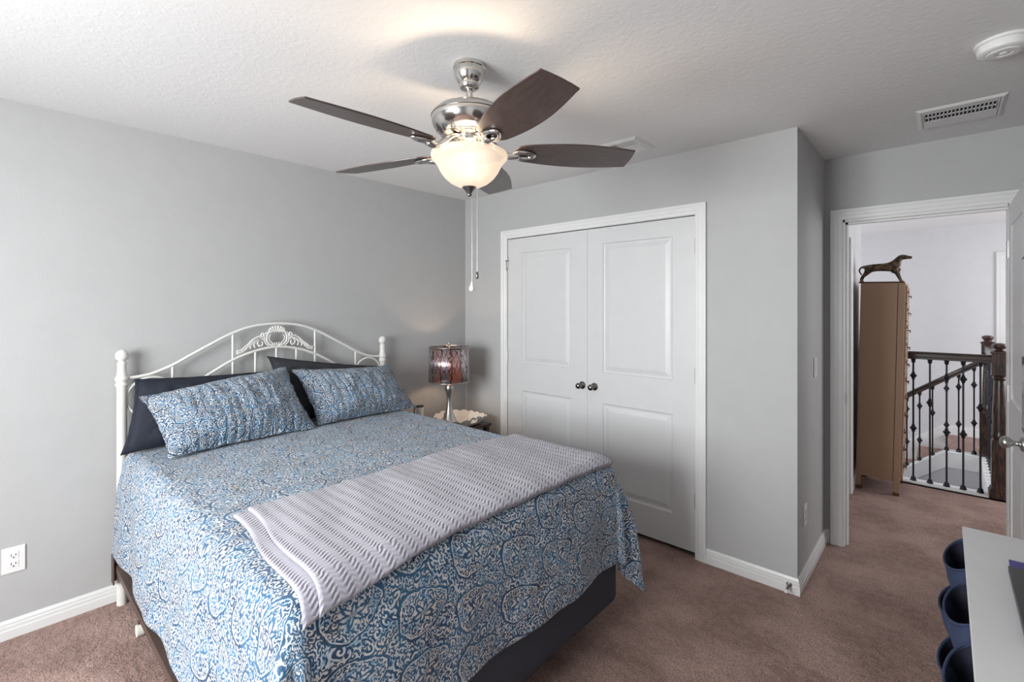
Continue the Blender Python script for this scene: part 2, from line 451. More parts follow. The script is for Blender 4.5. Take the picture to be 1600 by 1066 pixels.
# landing and stairwell
struct('wall_landing_left', B((2.454, 2.574, YD1, 1.0, 0, H), (2.454, 2.574, 1.80, 2.5, -2.75, H), (2.454, 2.574, 1.0, 1.80, 2.045, H), (0.4, 2.454, 2.38, 2.5, -2.75, H)), M['hallwall'])
struct('wall_landing_far', B((0.3, 3.640, 4.76, 4.9, -2.75, H), (4.42, 5.6, 4.76, 4.9, -0.1, H), (3.64, 4.42, 4.76, 4.9, 2.05, H)), M['hallwall'])
struct('wall_landing_right', B((5.6, 5.7, YD1, 2.2, 0, H), (5.6, 5.7, 4.0, 4.9, 0, H), (5.6, 5.7, 2.2, 4.0, 0, 0.7), (5.6, 5.7, 2.2, 4.0, 2.3, H)), M['hallwall'])
struct('wall_stairwell_left', B((0.3, 0.42, 2.38, 2.95, -2.75, H), (0.3, 0.42, 4.45, 4.9, -2.75, H), (0.3, 0.42, 2.95, 4.45, -2.75, 0.2), (0.3, 0.42, 2.95, 4.45, 2.2, H)), M['hallwall'])
struct('wall_stairwell_near', B((2.454, 3.52, 2.40, 2.44, -2.75, -0.0), (3.42, 3.52, 2.44, 3.91, -2.75, -0.001)), M['hallwall'])
bmw = bmesh.new()
prism(bmw, [(0.42, -2.75), (3.42, -2.75), (3.42, -0.10), (3.15, -0.10), (0.6, -0.10 - 2.55 * 0.743)], 3.80, 3.90, 1)
struct('wall_stairwell_inner', bmw, M['hallwall'])
# white caps round the stairwell and the sloping stair skirts
cp = B((2.574, 3.53, 2.44, 2.565, -0.13, 0.012), (3.395, 3.53, 2.565, 3.91, -0.13, 0.012))
prism(cp, [(3.395, 0.012), (3.15, 0.012), (0.6, 0.012 - 2.55 * 0.743), (0.6, -0.15 - 2.55 * 0.743), (3.15, -0.15), (3.395, -0.15)], 3.785, 3.915, 1)
struct('trim_1', cp, M['stairwhite'], bevel=0.004)
sk = bmesh.new()
prism(sk, [(3.64, 0.0), (3.64, 0.10), (3.12, 0.10), (0.5, 0.10 - 2.62 * 0.743), (0.5, -0.22 - 2.62 * 0.743), (3.12, -0.22), (3.2, 0)], 4.742, 4.76, 1)
struct('baseboard_landing_far', sk, M['stairwhite'], bevel=0.003)

# baseboards with a stepped profile
BP = [(0, 0), (0.015, 0), (0.015, 0.040), (0.0125, 0.043), (0.0125, 0.058), (0.010, 0.061), (0.010, 0.071), (0.004, 0.083), (0, 0.083)]
def baseboard(name, path, out, mat=None):
    """path: floor points; out: offset direction signs per point (mitred)"""
    bm = bmesh.new(); rings = []
    for p, o in zip(path, out):
        rings.append([bm.verts.new((p[0] + o[0] * d, p[1] + o[1] * d, z)) for d, z in BP])
    n = len(BP)
    for A, Bq in zip(rings[:-1], rings[1:]):
        for k in range(n): bm.faces.new([A[k], A[(k + 1) % n], Bq[(k + 1) % n], Bq[k]])
    bm.faces.new(rings[0]); bm.faces.new(rings[-1])
    return struct(name, bm, mat or M['trim'])
baseboard('baseboard_left', [(0, YR), (0, 0), (0.450, 0)], [(1, 1), (1, -1), (0, -1)])
baseboard('baseboard_alcove', [(2.101, 0), (2.57, 0), (2.57, YD0), (2.598, YD0)], [(0, -1), (1, -1), (1, -1), (0, -1)])
baseboard('baseboard_right', [(XR, YD0), (XR, YR), (0, YR)], [(-1, 0), (-1, 1), (0, 1)])
baseboard('baseboard_landing_left', [(2.574, 1.868), (2.574, 2.44)], [(1, 0), (1, 0)])

# door casings, mitred, moulded
CP = [(0, 0), (0.0, 0.011), (0.006, 0.013), (0.020, 0.0135), (0.024, 0.016), (0.046, 0.016), (0.050, 0.0185), (0.064, 0.0185), (0.064, 0)]
def casing(bm, a, b, top, face, axis='x', sgn=-1, z0=0.0):
    rings = []
    for i in range(4):
        ring = []
        for o, d in CP:
            s = (a - o) if i < 2 else (b + o); z = z0 if i in (0, 3) else top + o
            ring.append(bm.verts.new((s, face + sgn * d, z) if axis == 'x' else (face + sgn * d, s, z)))
        rings.append(ring)
    n = len(CP)
    for A, Bq in zip(rings[:-1], rings[1:]):
        for k in range(n): bm.faces.new([A[k], A[(k + 1) % n], Bq[(k + 1) % n], Bq[k]])
    bm.faces.new(rings[0]); bm.faces.new(rings[-1])
t2 = bmesh.new(); casing(t2, 0.513, 2.040, 2.052, 0.0)
for b_ in ((0.500, 0.5105, 0.0, 0.11, 0, 2.052), (2.0415, 2.052, 0.0, 0.11, 0, 2.052), (0.5, 2.052, 0.0, 0.11, 2.0505, 2.061)): box(t2, *b_)
struct('trim_2', t2, M['trim'])
t3 = bmesh.new(); casing(t3, 2.667, 3.388, 2.044, YD0)
for b_ in ((2.660, 2.677, YD0, YD1, 0, 2.045), (3.385, 3.402, YD0, YD1, 0, 2.045), (2.66, 3.402, YD0, YD1, 2.030, 2.045),
           (2.677, 2.689, 0.80, 0.835, 0, 2.03), (2.677, 3.385, 0.80, 0.835, 2.018, 2.03)): box(t3, *b_)
casing(t3, 2.667, 3.395, 2.044, YD1, sgn=1)
o3 = struct('trim_3', t3, M['trim'])
obj('strike_plate', B((2.6765, 2.6785, 0.770, 0.797, 0.895, 0.955)), M['satin'], o3, bevel=0.0008)
t4 = bmesh.new(); casing(t4, 1.0, 1.80, 2.05, 2.574, axis='y', sgn=1)
struct('trim_4', t4, M['trim'])
t5 = bmesh.new(); casing(t5, 3.632, 4.42, 2.05, 4.76)
struct('trim_5', t5, M['trim'])

# ------------------------------------------------------------------ panel doors
def panel_door(bm, W, Hh, panels, T=0.035, both=False):
    """local: x 0..W, z 0..Hh, front face at y=0 looking to -y, body to y=T"""
    xs = sorted({0.0, W, *[q for p in panels for q in (p[0], p[1])]}); zs = sorted({0.0, Hh, *[q for p in panels for q in (p[2], p[3])]})
    for (yf, sg) in (((0.0, 1), (T, -1)) if both else ((0.0, 1),)):
        for i in range(len(xs) - 1):
            for j in range(len(zs) - 1):
                a, b, c, d = xs[i], xs[i + 1], zs[j], zs[j + 1]
                if any(p[0] <= a and b <= p[1] and p[2] <= c and d <= p[3] for p in panels): continue
                bm.faces.new([bm.verts.new(v) for v in ((a, yf, c), (b, yf, c), (b, yf, d), (a, yf, d))])
        for p in panels:
            loops = []
            for off, dep in ((0, 0), (0.005, 0.0065), (0.013, 0.0085), (0.020, 0.0085), (0.048, 0.002)):
                y = yf + sg * dep
                loops.append([bm.verts.new(v) for v in ((p[0] + off, y, p[2] + off), (p[1] - off, y, p[2] + off), (p[1] - off, y, p[3] - off), (p[0] + off, y, p[3] - off))])
            for A, Bq in zip(loops[:-1], loops[1:]):
                for k in range(4): bm.faces.new([A[k], A[(k + 1) % 4], Bq[(k + 1) % 4], Bq[k]])
            bm.faces.new(loops[-1])
    # sides and back
    v = [(0, 0, 0), (W, 0, 0), (W, T, 0), (0, T, 0), (0, 0, Hh), (W, 0, Hh), (W, T, Hh), (0, T, Hh)]
    fs = [(0, 3, 2, 1), (4, 5, 6, 7), (1, 2, 6, 5), (3, 0, 4, 7)] + ([] if both else [(2, 3, 7, 6)])
    for f in fs: bm.faces.new([bm.verts.new(v[i]) for i in f])
    bmesh.ops.remove_doubles(bm, verts=bm.verts, dist=1e-5)

def knob(parent, base, d, ball_r=0.0215, out=0.052, rr=0.027, name='knob', mat=None):
    bm = bmesh.new()
    prof = [(0, 0), (rr, 0), (rr, 0.004), (rr * 0.85, 0.009), (0.012, 0.012), (0.009, 0.02), (0.010, out - ball_r * 1.0)]
    for k in range(1, 13):
        a = PI * k / 12
        prof.append((max(0.0, ball_r * math.sin(a)) if k > 2 else max(0.010, ball_r * math.sin(a)), out - ball_r * 0.8 * math.cos(a)))
    prof[-1] = (0, prof[-1][1])
    lathe(bm, prof, base, d, 24, False)
    return obj(name, bm, mat or M['darkmetal'], parent, smooth='all')

def hinge(parent, x, y, z, axis='x', mat=None):
    bm = bmesh.new(); cyl(bm, (x, y - 0.004, z - 0.044), (x, y - 0.004, z + 0.044), 0.0055, 12)
    ball(bm, (x, y - 0.004, z + 0.046), 0.006, 8); ball(bm, (x, y - 0.004, z - 0.046), 0.006, 8)
    box(bm, x - 0.008, x + 0.008, y - 0.002, y + 0.003, z - 0.044, z + 0.044)
    return obj('hinge', bm, mat or M['satin'], parent, smooth=True)

def closet_door(name, x0, x1, panels, kx, kz, hx, hz):
    e = empty(name, (x0, 0.0, 0.0)); e['kind'] = 'structure'
    bm = bmesh.new(); panel_door(bm, x1 - x0, 2.012, panels)
    for v in bm.verts: v.co.x += x0; v.co.z += 0.032
    obj('door_leaf', bm, M['door'], e)
    knob(e, (kx, 0, kz), (0, -1, 0))
    for z in hz: hinge(e, hx, 0, z)
    return e
cl = closet_door('door_1', 0.5155, 1.2755, [(0.150, 0.622, 0.808 + 0.215, 1.897), (0.150, 0.622, 0.198, 0.808)], 1.235, 0.945, 0.5115, (1.862, 1.10, 0.335))
cr = closet_door('door_2', 1.2770, 2.0365, [(0.124, 0.620, 1.014, 1.905), (0.124, 0.620, 0.196, 0.806)], 1.336, 0.945, 2.0405, (1.862, 1.09, 0.339))
lt = bmesh.new()
box(lt, 0.498, 0.535, -0.016, -0.012, 1.868, 1.876); box(lt, 0.5085, 0.5145, -0.016, -0.012, 1.79, 1.874); cyl(lt, (0.512, -0.018, 1.872), (0.512, -0.008, 1.872), 0.007)
obj('safety_latch', lt, M['satin'], cl)
for e_, xx in ((cl, 1.20), (cr, 1.35)):
    obj('ball_catch', B((xx - 0.03, xx + 0.03, 0.002, 0.03, 2.041, 2.0475)), M['darkmetal'], e_)

# entry door, swung open against the right wall
dr = empty('door_3', (3.385, 0.745, 0.0)); dr['kind'] = 'structure'
bm = bmesh.new(); panel_door(bm, 0.705, 2.01, [(0.12, 0.585, 1.02, 1.90), (0.12, 0.585, 0.20, 0.81)], both=True)
rot = Matrix.Rotation(R(-90), 4, 'Z')      # x -> -y, front faces -x
for v in bm.verts: v.co = rot @ v.co + Vector((0, 0, 0.015))
obj('door_leaf', bm, M['door'], dr, local=True)
kb = bmesh.new()
lathe(kb, [(0, 0), (0.032, 0), (0.032, 0.004), (0.027, 0.010), (0.011, 0.014), (0.010, 0.028), (0.016, 0.036), (0.024, 0.046), (0.0265, 0.056), (0.022, 0.066), (0.012, 0.072), (0, 0.0735)],
      (0, -0.645, 0.92), (-1, 0, 0), 28, False)
obj('door_knob', kb, M['satin'], dr, smooth='all', local=True)
for z in (0.25, 1.05, 1.80):
    bm = bmesh.new(); cyl(bm, (-0.002, 0.004, z - 0.044), (-0.002, 0.004, z + 0.044), 0.0055, 12); box(bm, -0.002, 0.0, -0.03, 0.0, z - 0.044, z + 0.044)
    obj('hinge', bm, M['satin'], dr, local=True, smooth=True)
# doors of the rooms off the landing
e4 = empty('door_4', (2.53, 1.0, 0)); e4['kind'] = 'structure'
bm = bmesh.new(); panel_door(bm, 0.796, 2.03, [(0.12, 0.676, 1.02, 1.90), (0.12, 0.676, 0.20, 0.81)])
rot = Matrix.Rotation(R(90), 4, 'Z')
for v in bm.verts: v.co = rot @ v.co + Vector((0, 0.002, 0.012))
obj('door_leaf', bm, M['door'], e4, local=True)
e5 = empty('door_5', (3.645, 4.83, 0)); e5['kind'] = 'structure'
bm = bmesh.new(); panel_door(bm, 0.77, 2.03, [(0.12, 0.65, 1.02, 1.90), (0.12, 0.65, 0.20, 0.81)])
for v in bm.verts: v.co += Vector((0.0, 0, 0.012))
obj('door_leaf', bm, M['door'], e5, local=True)

# ------------------------------------------------------------------ electrical plates, door stop
def outlet(name, c, nrm, label, tilt=0):
    """duplex outlet on a wall whose outward normal is nrm"""
    e = empty(name, c, label, 'outlet')
    n = Vector(nrm); t = Vector((0, 0, 1)).cross(n)
    def bx(a0, a1, b0, b1, d0, d1, bm):
        vs = box(bm, a0, a1, b0, b1, 0, 1)
        for v in vs:
            a, b, d = v.co; dd = d1 if d > 0.5 else d0
            v.co = t * a + Vector((0, 0, b)) + n * dd
    bm = bmesh.new(); bx(-0.038, 0.038, -0.058, 0.058, 0, 0.006, bm)
    obj('cover_plate', bm, M['plastic'], e, local=True, bevel=0.0025)
    for zz in (0.0195, -0.0195):
        bm = bmesh.new(); bx(-0.0165, 0.0165, zz - 0.0145, zz + 0.0145, 0.005, 0.0078, bm)
        s_ = obj('socket', bm, M['plastic'], e, local=True, bevel=0.005, seg=3)
        bm = bmesh.new(); bx(-0.0085, -0.0060, zz - 0.002, zz + 0.008, 0.0076, 0.0082, bm); bx(0.0055, 0.0085, zz - 0.001, zz + 0.007, 0.0076, 0.0082, bm); bx(-0.0025, 0.0025, zz - 0.011, zz - 0.0055, 0.0076, 0.0082, bm)
        obj('slots', bm, M['slot'], s_, local=True)
    return e
outlet('wall_outlet', (0.0, -2.760, 0.351), (1, 0, 0), 'white double power outlet low on the wall left of the bed')
outlet('wall_outlet', (2.57, 0.172, 0.362), (1, 0, 0), 'white power outlet low on the narrow wall beside the entry door')
sw = empty('light_switch', (2.57, 0.448, 1.144), 'white rocker light switch on the narrow wall beside the entry door', 'light switch')
obj('cover_plate', B((0, 0.006, -0.036, 0.036, -0.058, 0.058)), M['plastic'], sw, local=True, bevel=0.0025)
obj('rocker', B((0.005, 0.0085, -0.0165, 0.0165, -0.033, 0.033)), M['plastic'], sw, local=True, bevel=0.0015)
ds = empty('door_stop', (2.535, -0.012, 0.045), 'small metal spring door stop screwed to the baseboard at the wall corner', 'door stop')
bm = bmesh.new(); lathe(bm, [(0, 0), (0.014, 0), (0.014, 0.003), (0.008, 0.008), (0.008, 0.010), (0, 0.010)], (0, 0, 0), (0, -1, 0), 18, False)
obj('base', bm, M['satin'], ds, local=True, smooth=True)
bm = bmesh.new(); tube(bm, [(0.0055 * math.cos(k * 0.7), -0.008 - 0.0006 * k, 0.0055 * math.sin(k * 0.7) - 0.00006 * k) for k in range(90)], 0.0013, 6)
obj('spring', bm, M['satin'], ds, local=True, smooth=True)
bm = bmesh.new(); cyl(bm, (0, -0.060, -0.005), (0, -0.074, -0.006), 0.0085, 16); obj('rubber_tip', bm, M['plastic'], ds, local=True, bevel=0.002)

# ------------------------------------------------------------------ ceiling registers and smoke detector
v1 = empty('ceiling_vent', (3.19, 0.32, H), 'white square ceiling vent with two rows of dark slots above the entry door', 'vent')
X0, X1, Y0, Y1 = -0.155, 0.155, -0.158, 0.158
bm = bmesh.new(); loops = []
for off, z in ((0, 0), (0, -0.002), (0.012, -0.009), (0.022, -0.009)):
    loops.append([(X0 + off, Y0 + off, z), (X1 - off, Y0 + off, z), (X1 - off, Y1 - off, z), (X0 + off, Y1 - off, z)])
def ringmesh(bm, loops):
    L = [[bm.verts.new(p) for p in l] for l in loops]
    for A, Bq in zip(L[:-1], L[1:]):
        for k in range(len(A)): bm.faces.new([A[k], A[(k + 1) % len(A)], Bq[(k + 1) % len(A)], Bq[k]])
ringmesh(bm, loops)
for b_ in ((X0 + .02, X1 - .02, Y0 + .02, -0.100, -0.009, -0.006), (X0 + .02, X1 - .02, 0.020, Y1 - .02, -0.009, -0.006), (X0 + .02, -0.125, -0.100, 0.02, -0.009, -0.006), (0.125, X1 - .02, -0.100, 0.02, -0.009, -0.006), (-0.125, 0.125, -0.044, -0.036, -0.009, -0.004)): box(bm, *b_)
obj('frame', bm, M['trim'], v1, local=True)
obj('duct', B((-0.128, 0.128, -0.102, 0.022, -0.0015, -0.0005)), M['slot'], v1, local=True)
for k in range(19):
    bm = bmesh.new(); x = -0.125 + 0.25 * k / 18
    vs = box(bm, x - 0.0022, x + 0.0022, -0.100, 0.020, -0.009, -0.0018)
    obj('louvre', bm, M['trim'], v1, local=True)
v2 = empty('ceiling_vent', (1.745, -0.330, H), 'white ceiling vent with louvres in four directions behind the fan blade', 'vent')
X0, X1, Y0, Y1 = -0.135, 0.135, -0.115, 0.125
bm = bmesh.new(); loops = []
for off, z in ((0, 0), (0, -0.003), (0.012, -0.012), (0.028, -0.012), (0.028, -0.002)):
    loops.append([(X0 + off, Y0 + off, z), (X1 - off, Y0 + off, z), (X1 - off, Y1 - off, z), (X0 + off, Y1 - off, z)])
ringmesh(bm, loops); box(bm, -0.004, 0.004, Y0 + .028, Y1 - .028, -0.012, -0.002); box(bm, X0 + .028, X1 - .028, -0.002, 0.006, -0.012, -0.002)
obj('frame', bm, M['trim'], v2, local=True)
obj('duct', B((X0 + .02, X1 - .02, Y0 + .02, Y1 - .02, -0.0012, -0.0004)), M['slot'], v2, local=True)
def slat(p0, p1, w, tilt):
    bm = bmesh.new(); p0, p1 = Vector(p0), Vector(p1); d = (p1 - p0).normalized(); n = Vector((-d.y, d.x, 0)) * (w / 2)
    up = Vector((0, 0, tilt))
    a = [p0 - n + up, p1 - n + up, p1 + n - up, p0 + n - up]; th = Vector((0, 0, 0.0012))
    A = [bm.verts.new(q) for q in a]; Bq = [bm.verts.new(q + th) for q in a]
    bm.faces.new(A); bm.faces.new(Bq)
    for k in range(4): bm.faces.new([A[k], A[(k + 1) % 4], Bq[(k + 1) % 4], Bq[k]])
    return bm
for q in range(7):
    f_ = q / 6
    obj('louvre', slat((0.010, 0.014 + 0.075 * f_, -0.008), (0.100, 0.014 + 0.075 * f_, -0.008), 0.010, 0.003), M['trim'], v2, local=True)
    obj('louvre', slat((-0.100, -0.010 - 0.07 * f_, -0.008), (-0.010, -0.010 - 0.07 * f_, -0.008), 0.010, -0.003), M['trim'], v2, local=True)
    obj('louvre', slat((0.012 + 0.088 * f_, -0.082, -0.008), (0.012 + 0.088 * f_, -0.006, -0.008), 0.010, 0.003), M['trim'], v2, local=True)
    obj('louvre', slat((-0.012 - 0.088 * f_, 0.010, -0.008), (-0.012 - 0.088 * f_, 0.092, -0.008), 0.010, -0.003), M['trim'], v2, local=True)

sd = empty('smoke_detector', (3.292, -0.425, H), 'round white smoke detector on the ceiling at the upper right', 'smoke detector')
bm = bmesh.new(); lathe(bm, [(0, 0), (0.076, 0), (0.076, -0.008), (0.072, -0.011), (0.0, -0.011)], (0, 0, 0), (0, 0, 1), 48, False)
obj('mounting_ring', bm, M['plastic'], sd, local=True, smooth=True)
bm = bmesh.new(); lathe(bm, [(0, -0.010), (0.070, -0.012), (0.072, -0.018), (0.068, -0.036), (0.062, -0.040), (0.045, -0.041), (0.043, -0.044), (0.024, -0.045), (0.022, -0.042), (0.012, -0.042), (0.010, -0.046), (0, -0.046)], (0, 0, 0), (0, 0, 1), 48, False)
obj('cover', bm, M['plastic'], sd, local=True, smooth=True)

# ------------------------------------------------------------------ ceiling fan
FX, FY = 1.768, -1.577
fan = empty('ceiling_fan', (FX, FY, H), 'five-blade ceiling fan with walnut blades, nickel motor and lit frosted glass bowl', 'ceiling fan')
bm = bmesh.new(); lathe(bm, [(0, 0), (0.063, 0), (0.063, -0.014), (0.060, -0.017), (0.060, -0.030), (0.057, -0.045), (0.048, -0.064), (0.040, -0.072), (0.040, -0.080), (0.036, -0.088), (0.024, -0.092), (0, -0.092)], (0, 0, 0), (0, 0, 1), 40, False)
obj('canopy', bm, M['chrome'], fan, local=True, smooth=True)
bm = bmesh.new(); cyl(bm, (0, 0, -0.09), (0, 0, -0.150), 0.0135, 20); cyl(bm, (0, 0, -0.086), (0, 0, -0.096), 0.022, 20); lathe(bm, [(0.018, -0.140), (0.022, -0.144), (0.024, -0.156), (0, -0.156)], (0, 0, 0), (0, 0, 1), 20, False)
obj('downrod', bm, M['chrome'], fan, local=True, smooth=True)
bm = bmesh.new()
lathe(bm, [(0, -0.150), (0.030, -0.151), (0.060, -0.154), (0.095, -0.162), (0.125, -0.176), (0.141, -0.190), (0.147, -0.204), (0.147, -0.216), (0.143, -0.232), (0.133, -0.250), (0.115, -0.266), (0.104, -0.272), (0.104, -0.276), (0.085, -0.281), (0, -0.281)], (0, 0, 0), (0, 0, 1), 56, False)
mo = obj('motor_housing', bm, M['chrome'], fan, local=True, smooth=True, angle=30)
bm = bmesh.new(); lathe(bm, [(0.1475, -0.2015), (0.1490, -0.2035), (0.1475, -0.2055)], (0, 0, 0), (0, 0, 1), 56, False)
obj('seam_ring', bm, M['darkmetal'], mo, local=True, smooth='all')
for k in range(8):
    bm = bmesh.new()
    a = PI * 2 * k / 8 + 0.2; c, s_ = math.cos(a), math.sin(a)
    vs = box(bm, -0.018, 0.018, -0.003, 0.003, -0.003, 0.003)
    for v in vs:
        x, y, z = v.co; rr = 0.1245 + y * 0.5; v.co = Vector((c * rr - s_ * x, s_ * rr + c * x, -0.2575 + z))
    obj('cooling_slot', bm, M['darkmetal'], mo, local=True)
bm = bmesh.new()
lathe(bm, [(0.060, -0.279), (0.062, -0.300), (0.060, -0.303), (0.063, -0.306), (0.068, -0.320), (0.070, -0.338), (0.074, -0.344), (0.060, -0.348), (0, -0.348)], (0, 0, 0), (0, 0, 1), 40, False)
obj('light_fitter', bm, M['chrome'], fan, local=True, smooth=True)
# glass bowl: flared rim, open top, 3 mm thick
bm = bmesh.new()
outer = [(0.147, -0.344), (0.149, -0.350), (0.147, -0.362), (0.138, -0.373), (0.128, -0.382), (0.122, -0.395), (0.112, -0.415), (0.096, -0.436), (0.074, -0.455), (0.048, -0.468), (0.020, -0.474), (0.0, -0.475)]
inner = [(max(0, r - 0.0035), z + 0.0025) for r, z in reversed(outer)]
lathe(bm, outer + inner + [(0.1435, -0.3415), (0.147, -0.344)], (0, 0, 0), (0, 0, 1), 64, False)
obj('glass_bowl', bm, M['bowl'], fan, local=True, smooth='all')
bm = bmesh.new(); lathe(bm, [(0, -0.470), (0.027, -0.471), (0.028, -0.475), (0.022, -0.481), (0.014, -0.490), (0.009, -0.497), (0.010, -0.501), (0.009, -0.506), (0.004, -0.509), (0, -0.509)], (0, 0, 0), (0, 0, 1), 28, False)
obj('finial', bm, M['darkmetal'], fan, local=True, smooth=True)
def blade_mesh():
    bm = bmesh.new(); N = 26; pts = []
    for k in range(N + 1):
        t = k / N; x = 0.175 + t * 0.480
        hw = 0.048 + 0.037 * math.sin(PI * min(1, t * 1.02) ** 0.85 * 0.80) - 0.006 * max(0, t - 0.6) / 0.4
        if t < 0.08: hw *= math.sqrt(max(0.0, 1 - (1 - t / 0.08) ** 2)) * 0.6 + 0.4
        pts.append((x, hw))
    poly = [(x, -h) for x, h in pts] + [(0.6585, -0.034), (0.660, 0.0), (0.6585, 0.034)] + [(x, h) for x, h in reversed(pts)]
    A = [bm.verts.new((x, y, 0.0)) for x, y in poly]; Bq = [bm.verts.new((x, y, 0.006)) for x, y in poly]
    bm.faces.new(A); bm.faces.new(Bq); n = len(poly)
    for i in range(n): bm.faces.new([A[i], A[(i + 1) % n], Bq[(i + 1) % n], Bq[i]])
    return bm
def arm_mesh():
    bm = bmesh.new()
    tube(bm, catmull([(0.062, 0, 0.044), (0.092, 0, 0.036), (0.130, 0, 0.004), (0.162, 0, -0.014), (0.195, 0, -0.011)], 6), [0.011] * 25, 10)
    for v in bm.verts: v.co.y *= 1.5
    # open oval plate below the blade
    O = []; I = []
    for k in range(28):
        a = 2 * PI * k / 28; cx_ = 0.215
        O.append((cx_ + 0.050 * math.cos(a), 0.032 * math.sin(a) * (1.05 - 0.25 * math.cos(a)))); I.append((cx_ + 0.002 + 0.027 * math.cos(a), 0.014 * math.sin(a)))
    za, zb = -0.012, -0.001
    L = [[bm.verts.new((x, y, z)) for x, y in P_] for P_, z in ((I, zb), (I, za + 0.002), ([(0.5 * (a[0] + b[0]), 0.5 * (a[1] + b[1])) for a, b in zip(O, I)], za - 0.002), (O, za + 0.003), (O, zb), (I, zb))]
    for A, Bq in zip(L[:-1], L[1:]):
        for k in range(28): bm.faces.new([A[k], A[(k + 1) % 28], Bq[(k + 1) % 28], Bq[k]])
    return bm
ang0 = -93.0
for k in range(5):
    a = R(ang0 + 72 * k)
    rotm = Matrix.Rotation(a, 4, 'Z') @ Matrix.Translation((0, 0, -0.334)) @ Matrix.Rotation(R(-12), 4, 'X')
    if k == 0: bl = obj('blade', blade_mesh(), M['bladewood'], fan, local=True, bevel=0.0015); ar = obj('blade_arm', arm_mesh(), M['chrome'], bl, local=True, smooth='all')
    else:
        b0, a0 = bl, ar
        nb = bl.copy(); C.objects.link(nb); nb.parent = fan; na = ar.copy(); C.objects.link(na); na.parent = nb
        b_ = nb; b_.matrix_local = rotm; continue
    bl.matrix_local = rotm
# pull chains
def chain(x, y, z0, z1, joint, kind):
    bm = bmesh.new(); n = int((z0 - z1) / 0.006)
    cyl(bm, (x, y, z0), (x, y, z1), 0.0007, 6)
    for k in range(n): lathe(bm, [(0, -0.0016), (0.0014, 0), (0, 0.0016)], (x, y, z0 - 0.006 * k), (0, 0, 1), 6, False)
    lathe(bm, [(0, 0.004), (0.0028, 0.003), (0.0028, -0.003), (0, -0.004)], (x, y, joint), (0, 0, 1), 10, False)
    ch = obj('pull_chain', bm, M['satin'], fan, local=True, smooth=True)
    bm = bmesh.new()
    if kind: lathe(bm, [(0, 0.018), (0.003, 0.016), (0.005, 0.004), (0.0105, -0.006), (0.0115, -0.013), (0.009, -0.020), (0, -0.023)], (x, y, z1), (0, 0, 1), 18, False)
    else: lathe(bm, [(0, 0.016), (0.003, 0.014), (0.0055, 0.002), (0.0060, -0.008), (0.003, -0.013), (0, -0.014)], (x, y, z1), (0, 0, 1), 18, False)
    obj('chain_pull', bm, M['plastic'] if kind else M['darkmetal'], ch, local=True, smooth='all')
chain(0.004, 0.010, -0.505, -0.856, -0.635, True)
chain(0.0215, 0.0215, -0.478, -0.816, -0.585, False)
# the two bulbs inside the bowl
for (bx_, by_, en) in ((0.060, -0.062, 5.0), (-0.060, 0.062, 3.2)):
    bm = bmesh.new(); ball(bm, (bx_, by_, -0.395), 0.022, 16, (1, 1, 1.35))
    bu = obj('bulb', bm, M['bulb'], fan, local=True, smooth='all')
    pl = bpy.data.lights.new('fan_bulb_light', 'POINT'); pl.energy = en; pl.color = (1.0, 0.76, 0.52); pl.shadow_soft_size = 0.022
    po = bpy.data.objects.new('fan_bulb_light', pl); C.objects.link(po); po.parent = bu; po.location = (bx_, by_, -0.363)

# ------------------------------------------------------------------ bed frame with headboard
BX = 0.06; YL, YRt = -2.383, -0.876
bed = empty('bed_frame', (0.06, -1.63, 0), 'cream metal headboard bed frame with arched top, leaf ornament and brown side rails', 'bed')
def post_mesh(y):
    bm = bmesh.new()
    lathe(bm, [(0, 0), (0.0215, 0), (0.0215, 1.085), (0.0225, 1.09), (0.0225, 1.10), (0.0275, 1.103), (0.0275, 1.112), (0.0235, 1.116), (0.0235, 1.126), (0.029, 1.131), (0.029, 1.142), (0.023, 1.150), (0.0195, 1.170), (0.0190, 1.205),
               (0.021, 1.212), (0.018, 1.220), (0.014, 1.226), (0.017, 1.231), (0.024, 1.238), (0.0275, 1.250), (0.0265, 1.264), (0.019, 1.276), (0.008, 1.283), (0, 1.2845)], (BX, y, 0), (0, 0, 1), 28, False)
    return bm
for y in (YL, YRt): obj('post', post_mesh(y), M['bedpaint'], bed, smooth=True, angle=50)
YC = 0.5 * (YL + YRt)
arch = [(-2.36, 1.137), (-2.30, 1.143), (-2.25, 1.154), (-2.17, 1.187), (-2.08, 1.238), (-1.98, 1.294), (-1.88, 1.346), (-1.77, 1.383), (-1.63, 1.397)]
arch = arch + [(2 * YC - y, z) for y, z in reversed(arch[:-1])]
bm = bmesh.new(); tube(bm, catmull([(BX, y, z) for y, z in arch], 6), 0.0085, 12); obj('arch_rail', bm, M['bedpaint'], bed, smooth='all')
low = [(-2.215, 0.975), (-2.12, 1.045), (-2.01, 1.112), (-1.88, 1.188), (-1.754, 1.234), (-1.63, 1.252)]
low = low + [(2 * YC - y, z) for y, z in reversed(low[:-1])]
bm = bmesh.new(); tube(bm, catmull([(BX, y, z) for y, z in low], 6), 0.0085, 12); obj('arch_rail', bm, M['bedpaint'], bed, smooth='all')
for y, z in ((-2.17, 1.184), (-1.877, 1.345), (-1.754, 1.232), (-1.632, 1.25), (-1.509, 1.232), (-1.387, 1.345), (-1.095, 1.182)):
    bm = bmesh.new(); cyl(bm, (BX, y, 0.62), (BX, y, z), 0.0065, 12); obj('spindle', bm, M['bedpaint'], bed, smooth=True)
for sg, y0 in ((1, -2.262), (-1, 2 * YC + 2.262)):
    bm = bmesh.new(); tube(bm, [(BX, y0 + 0.102 * math.cos(a), 1.031 + 0.102 * math.sin(a)) for a in [2 * PI * k / 48 for k in range(48)]], 0.0065, 10, True)
    obj('ring', bm, M['bedpaint'], bed, smooth='all')
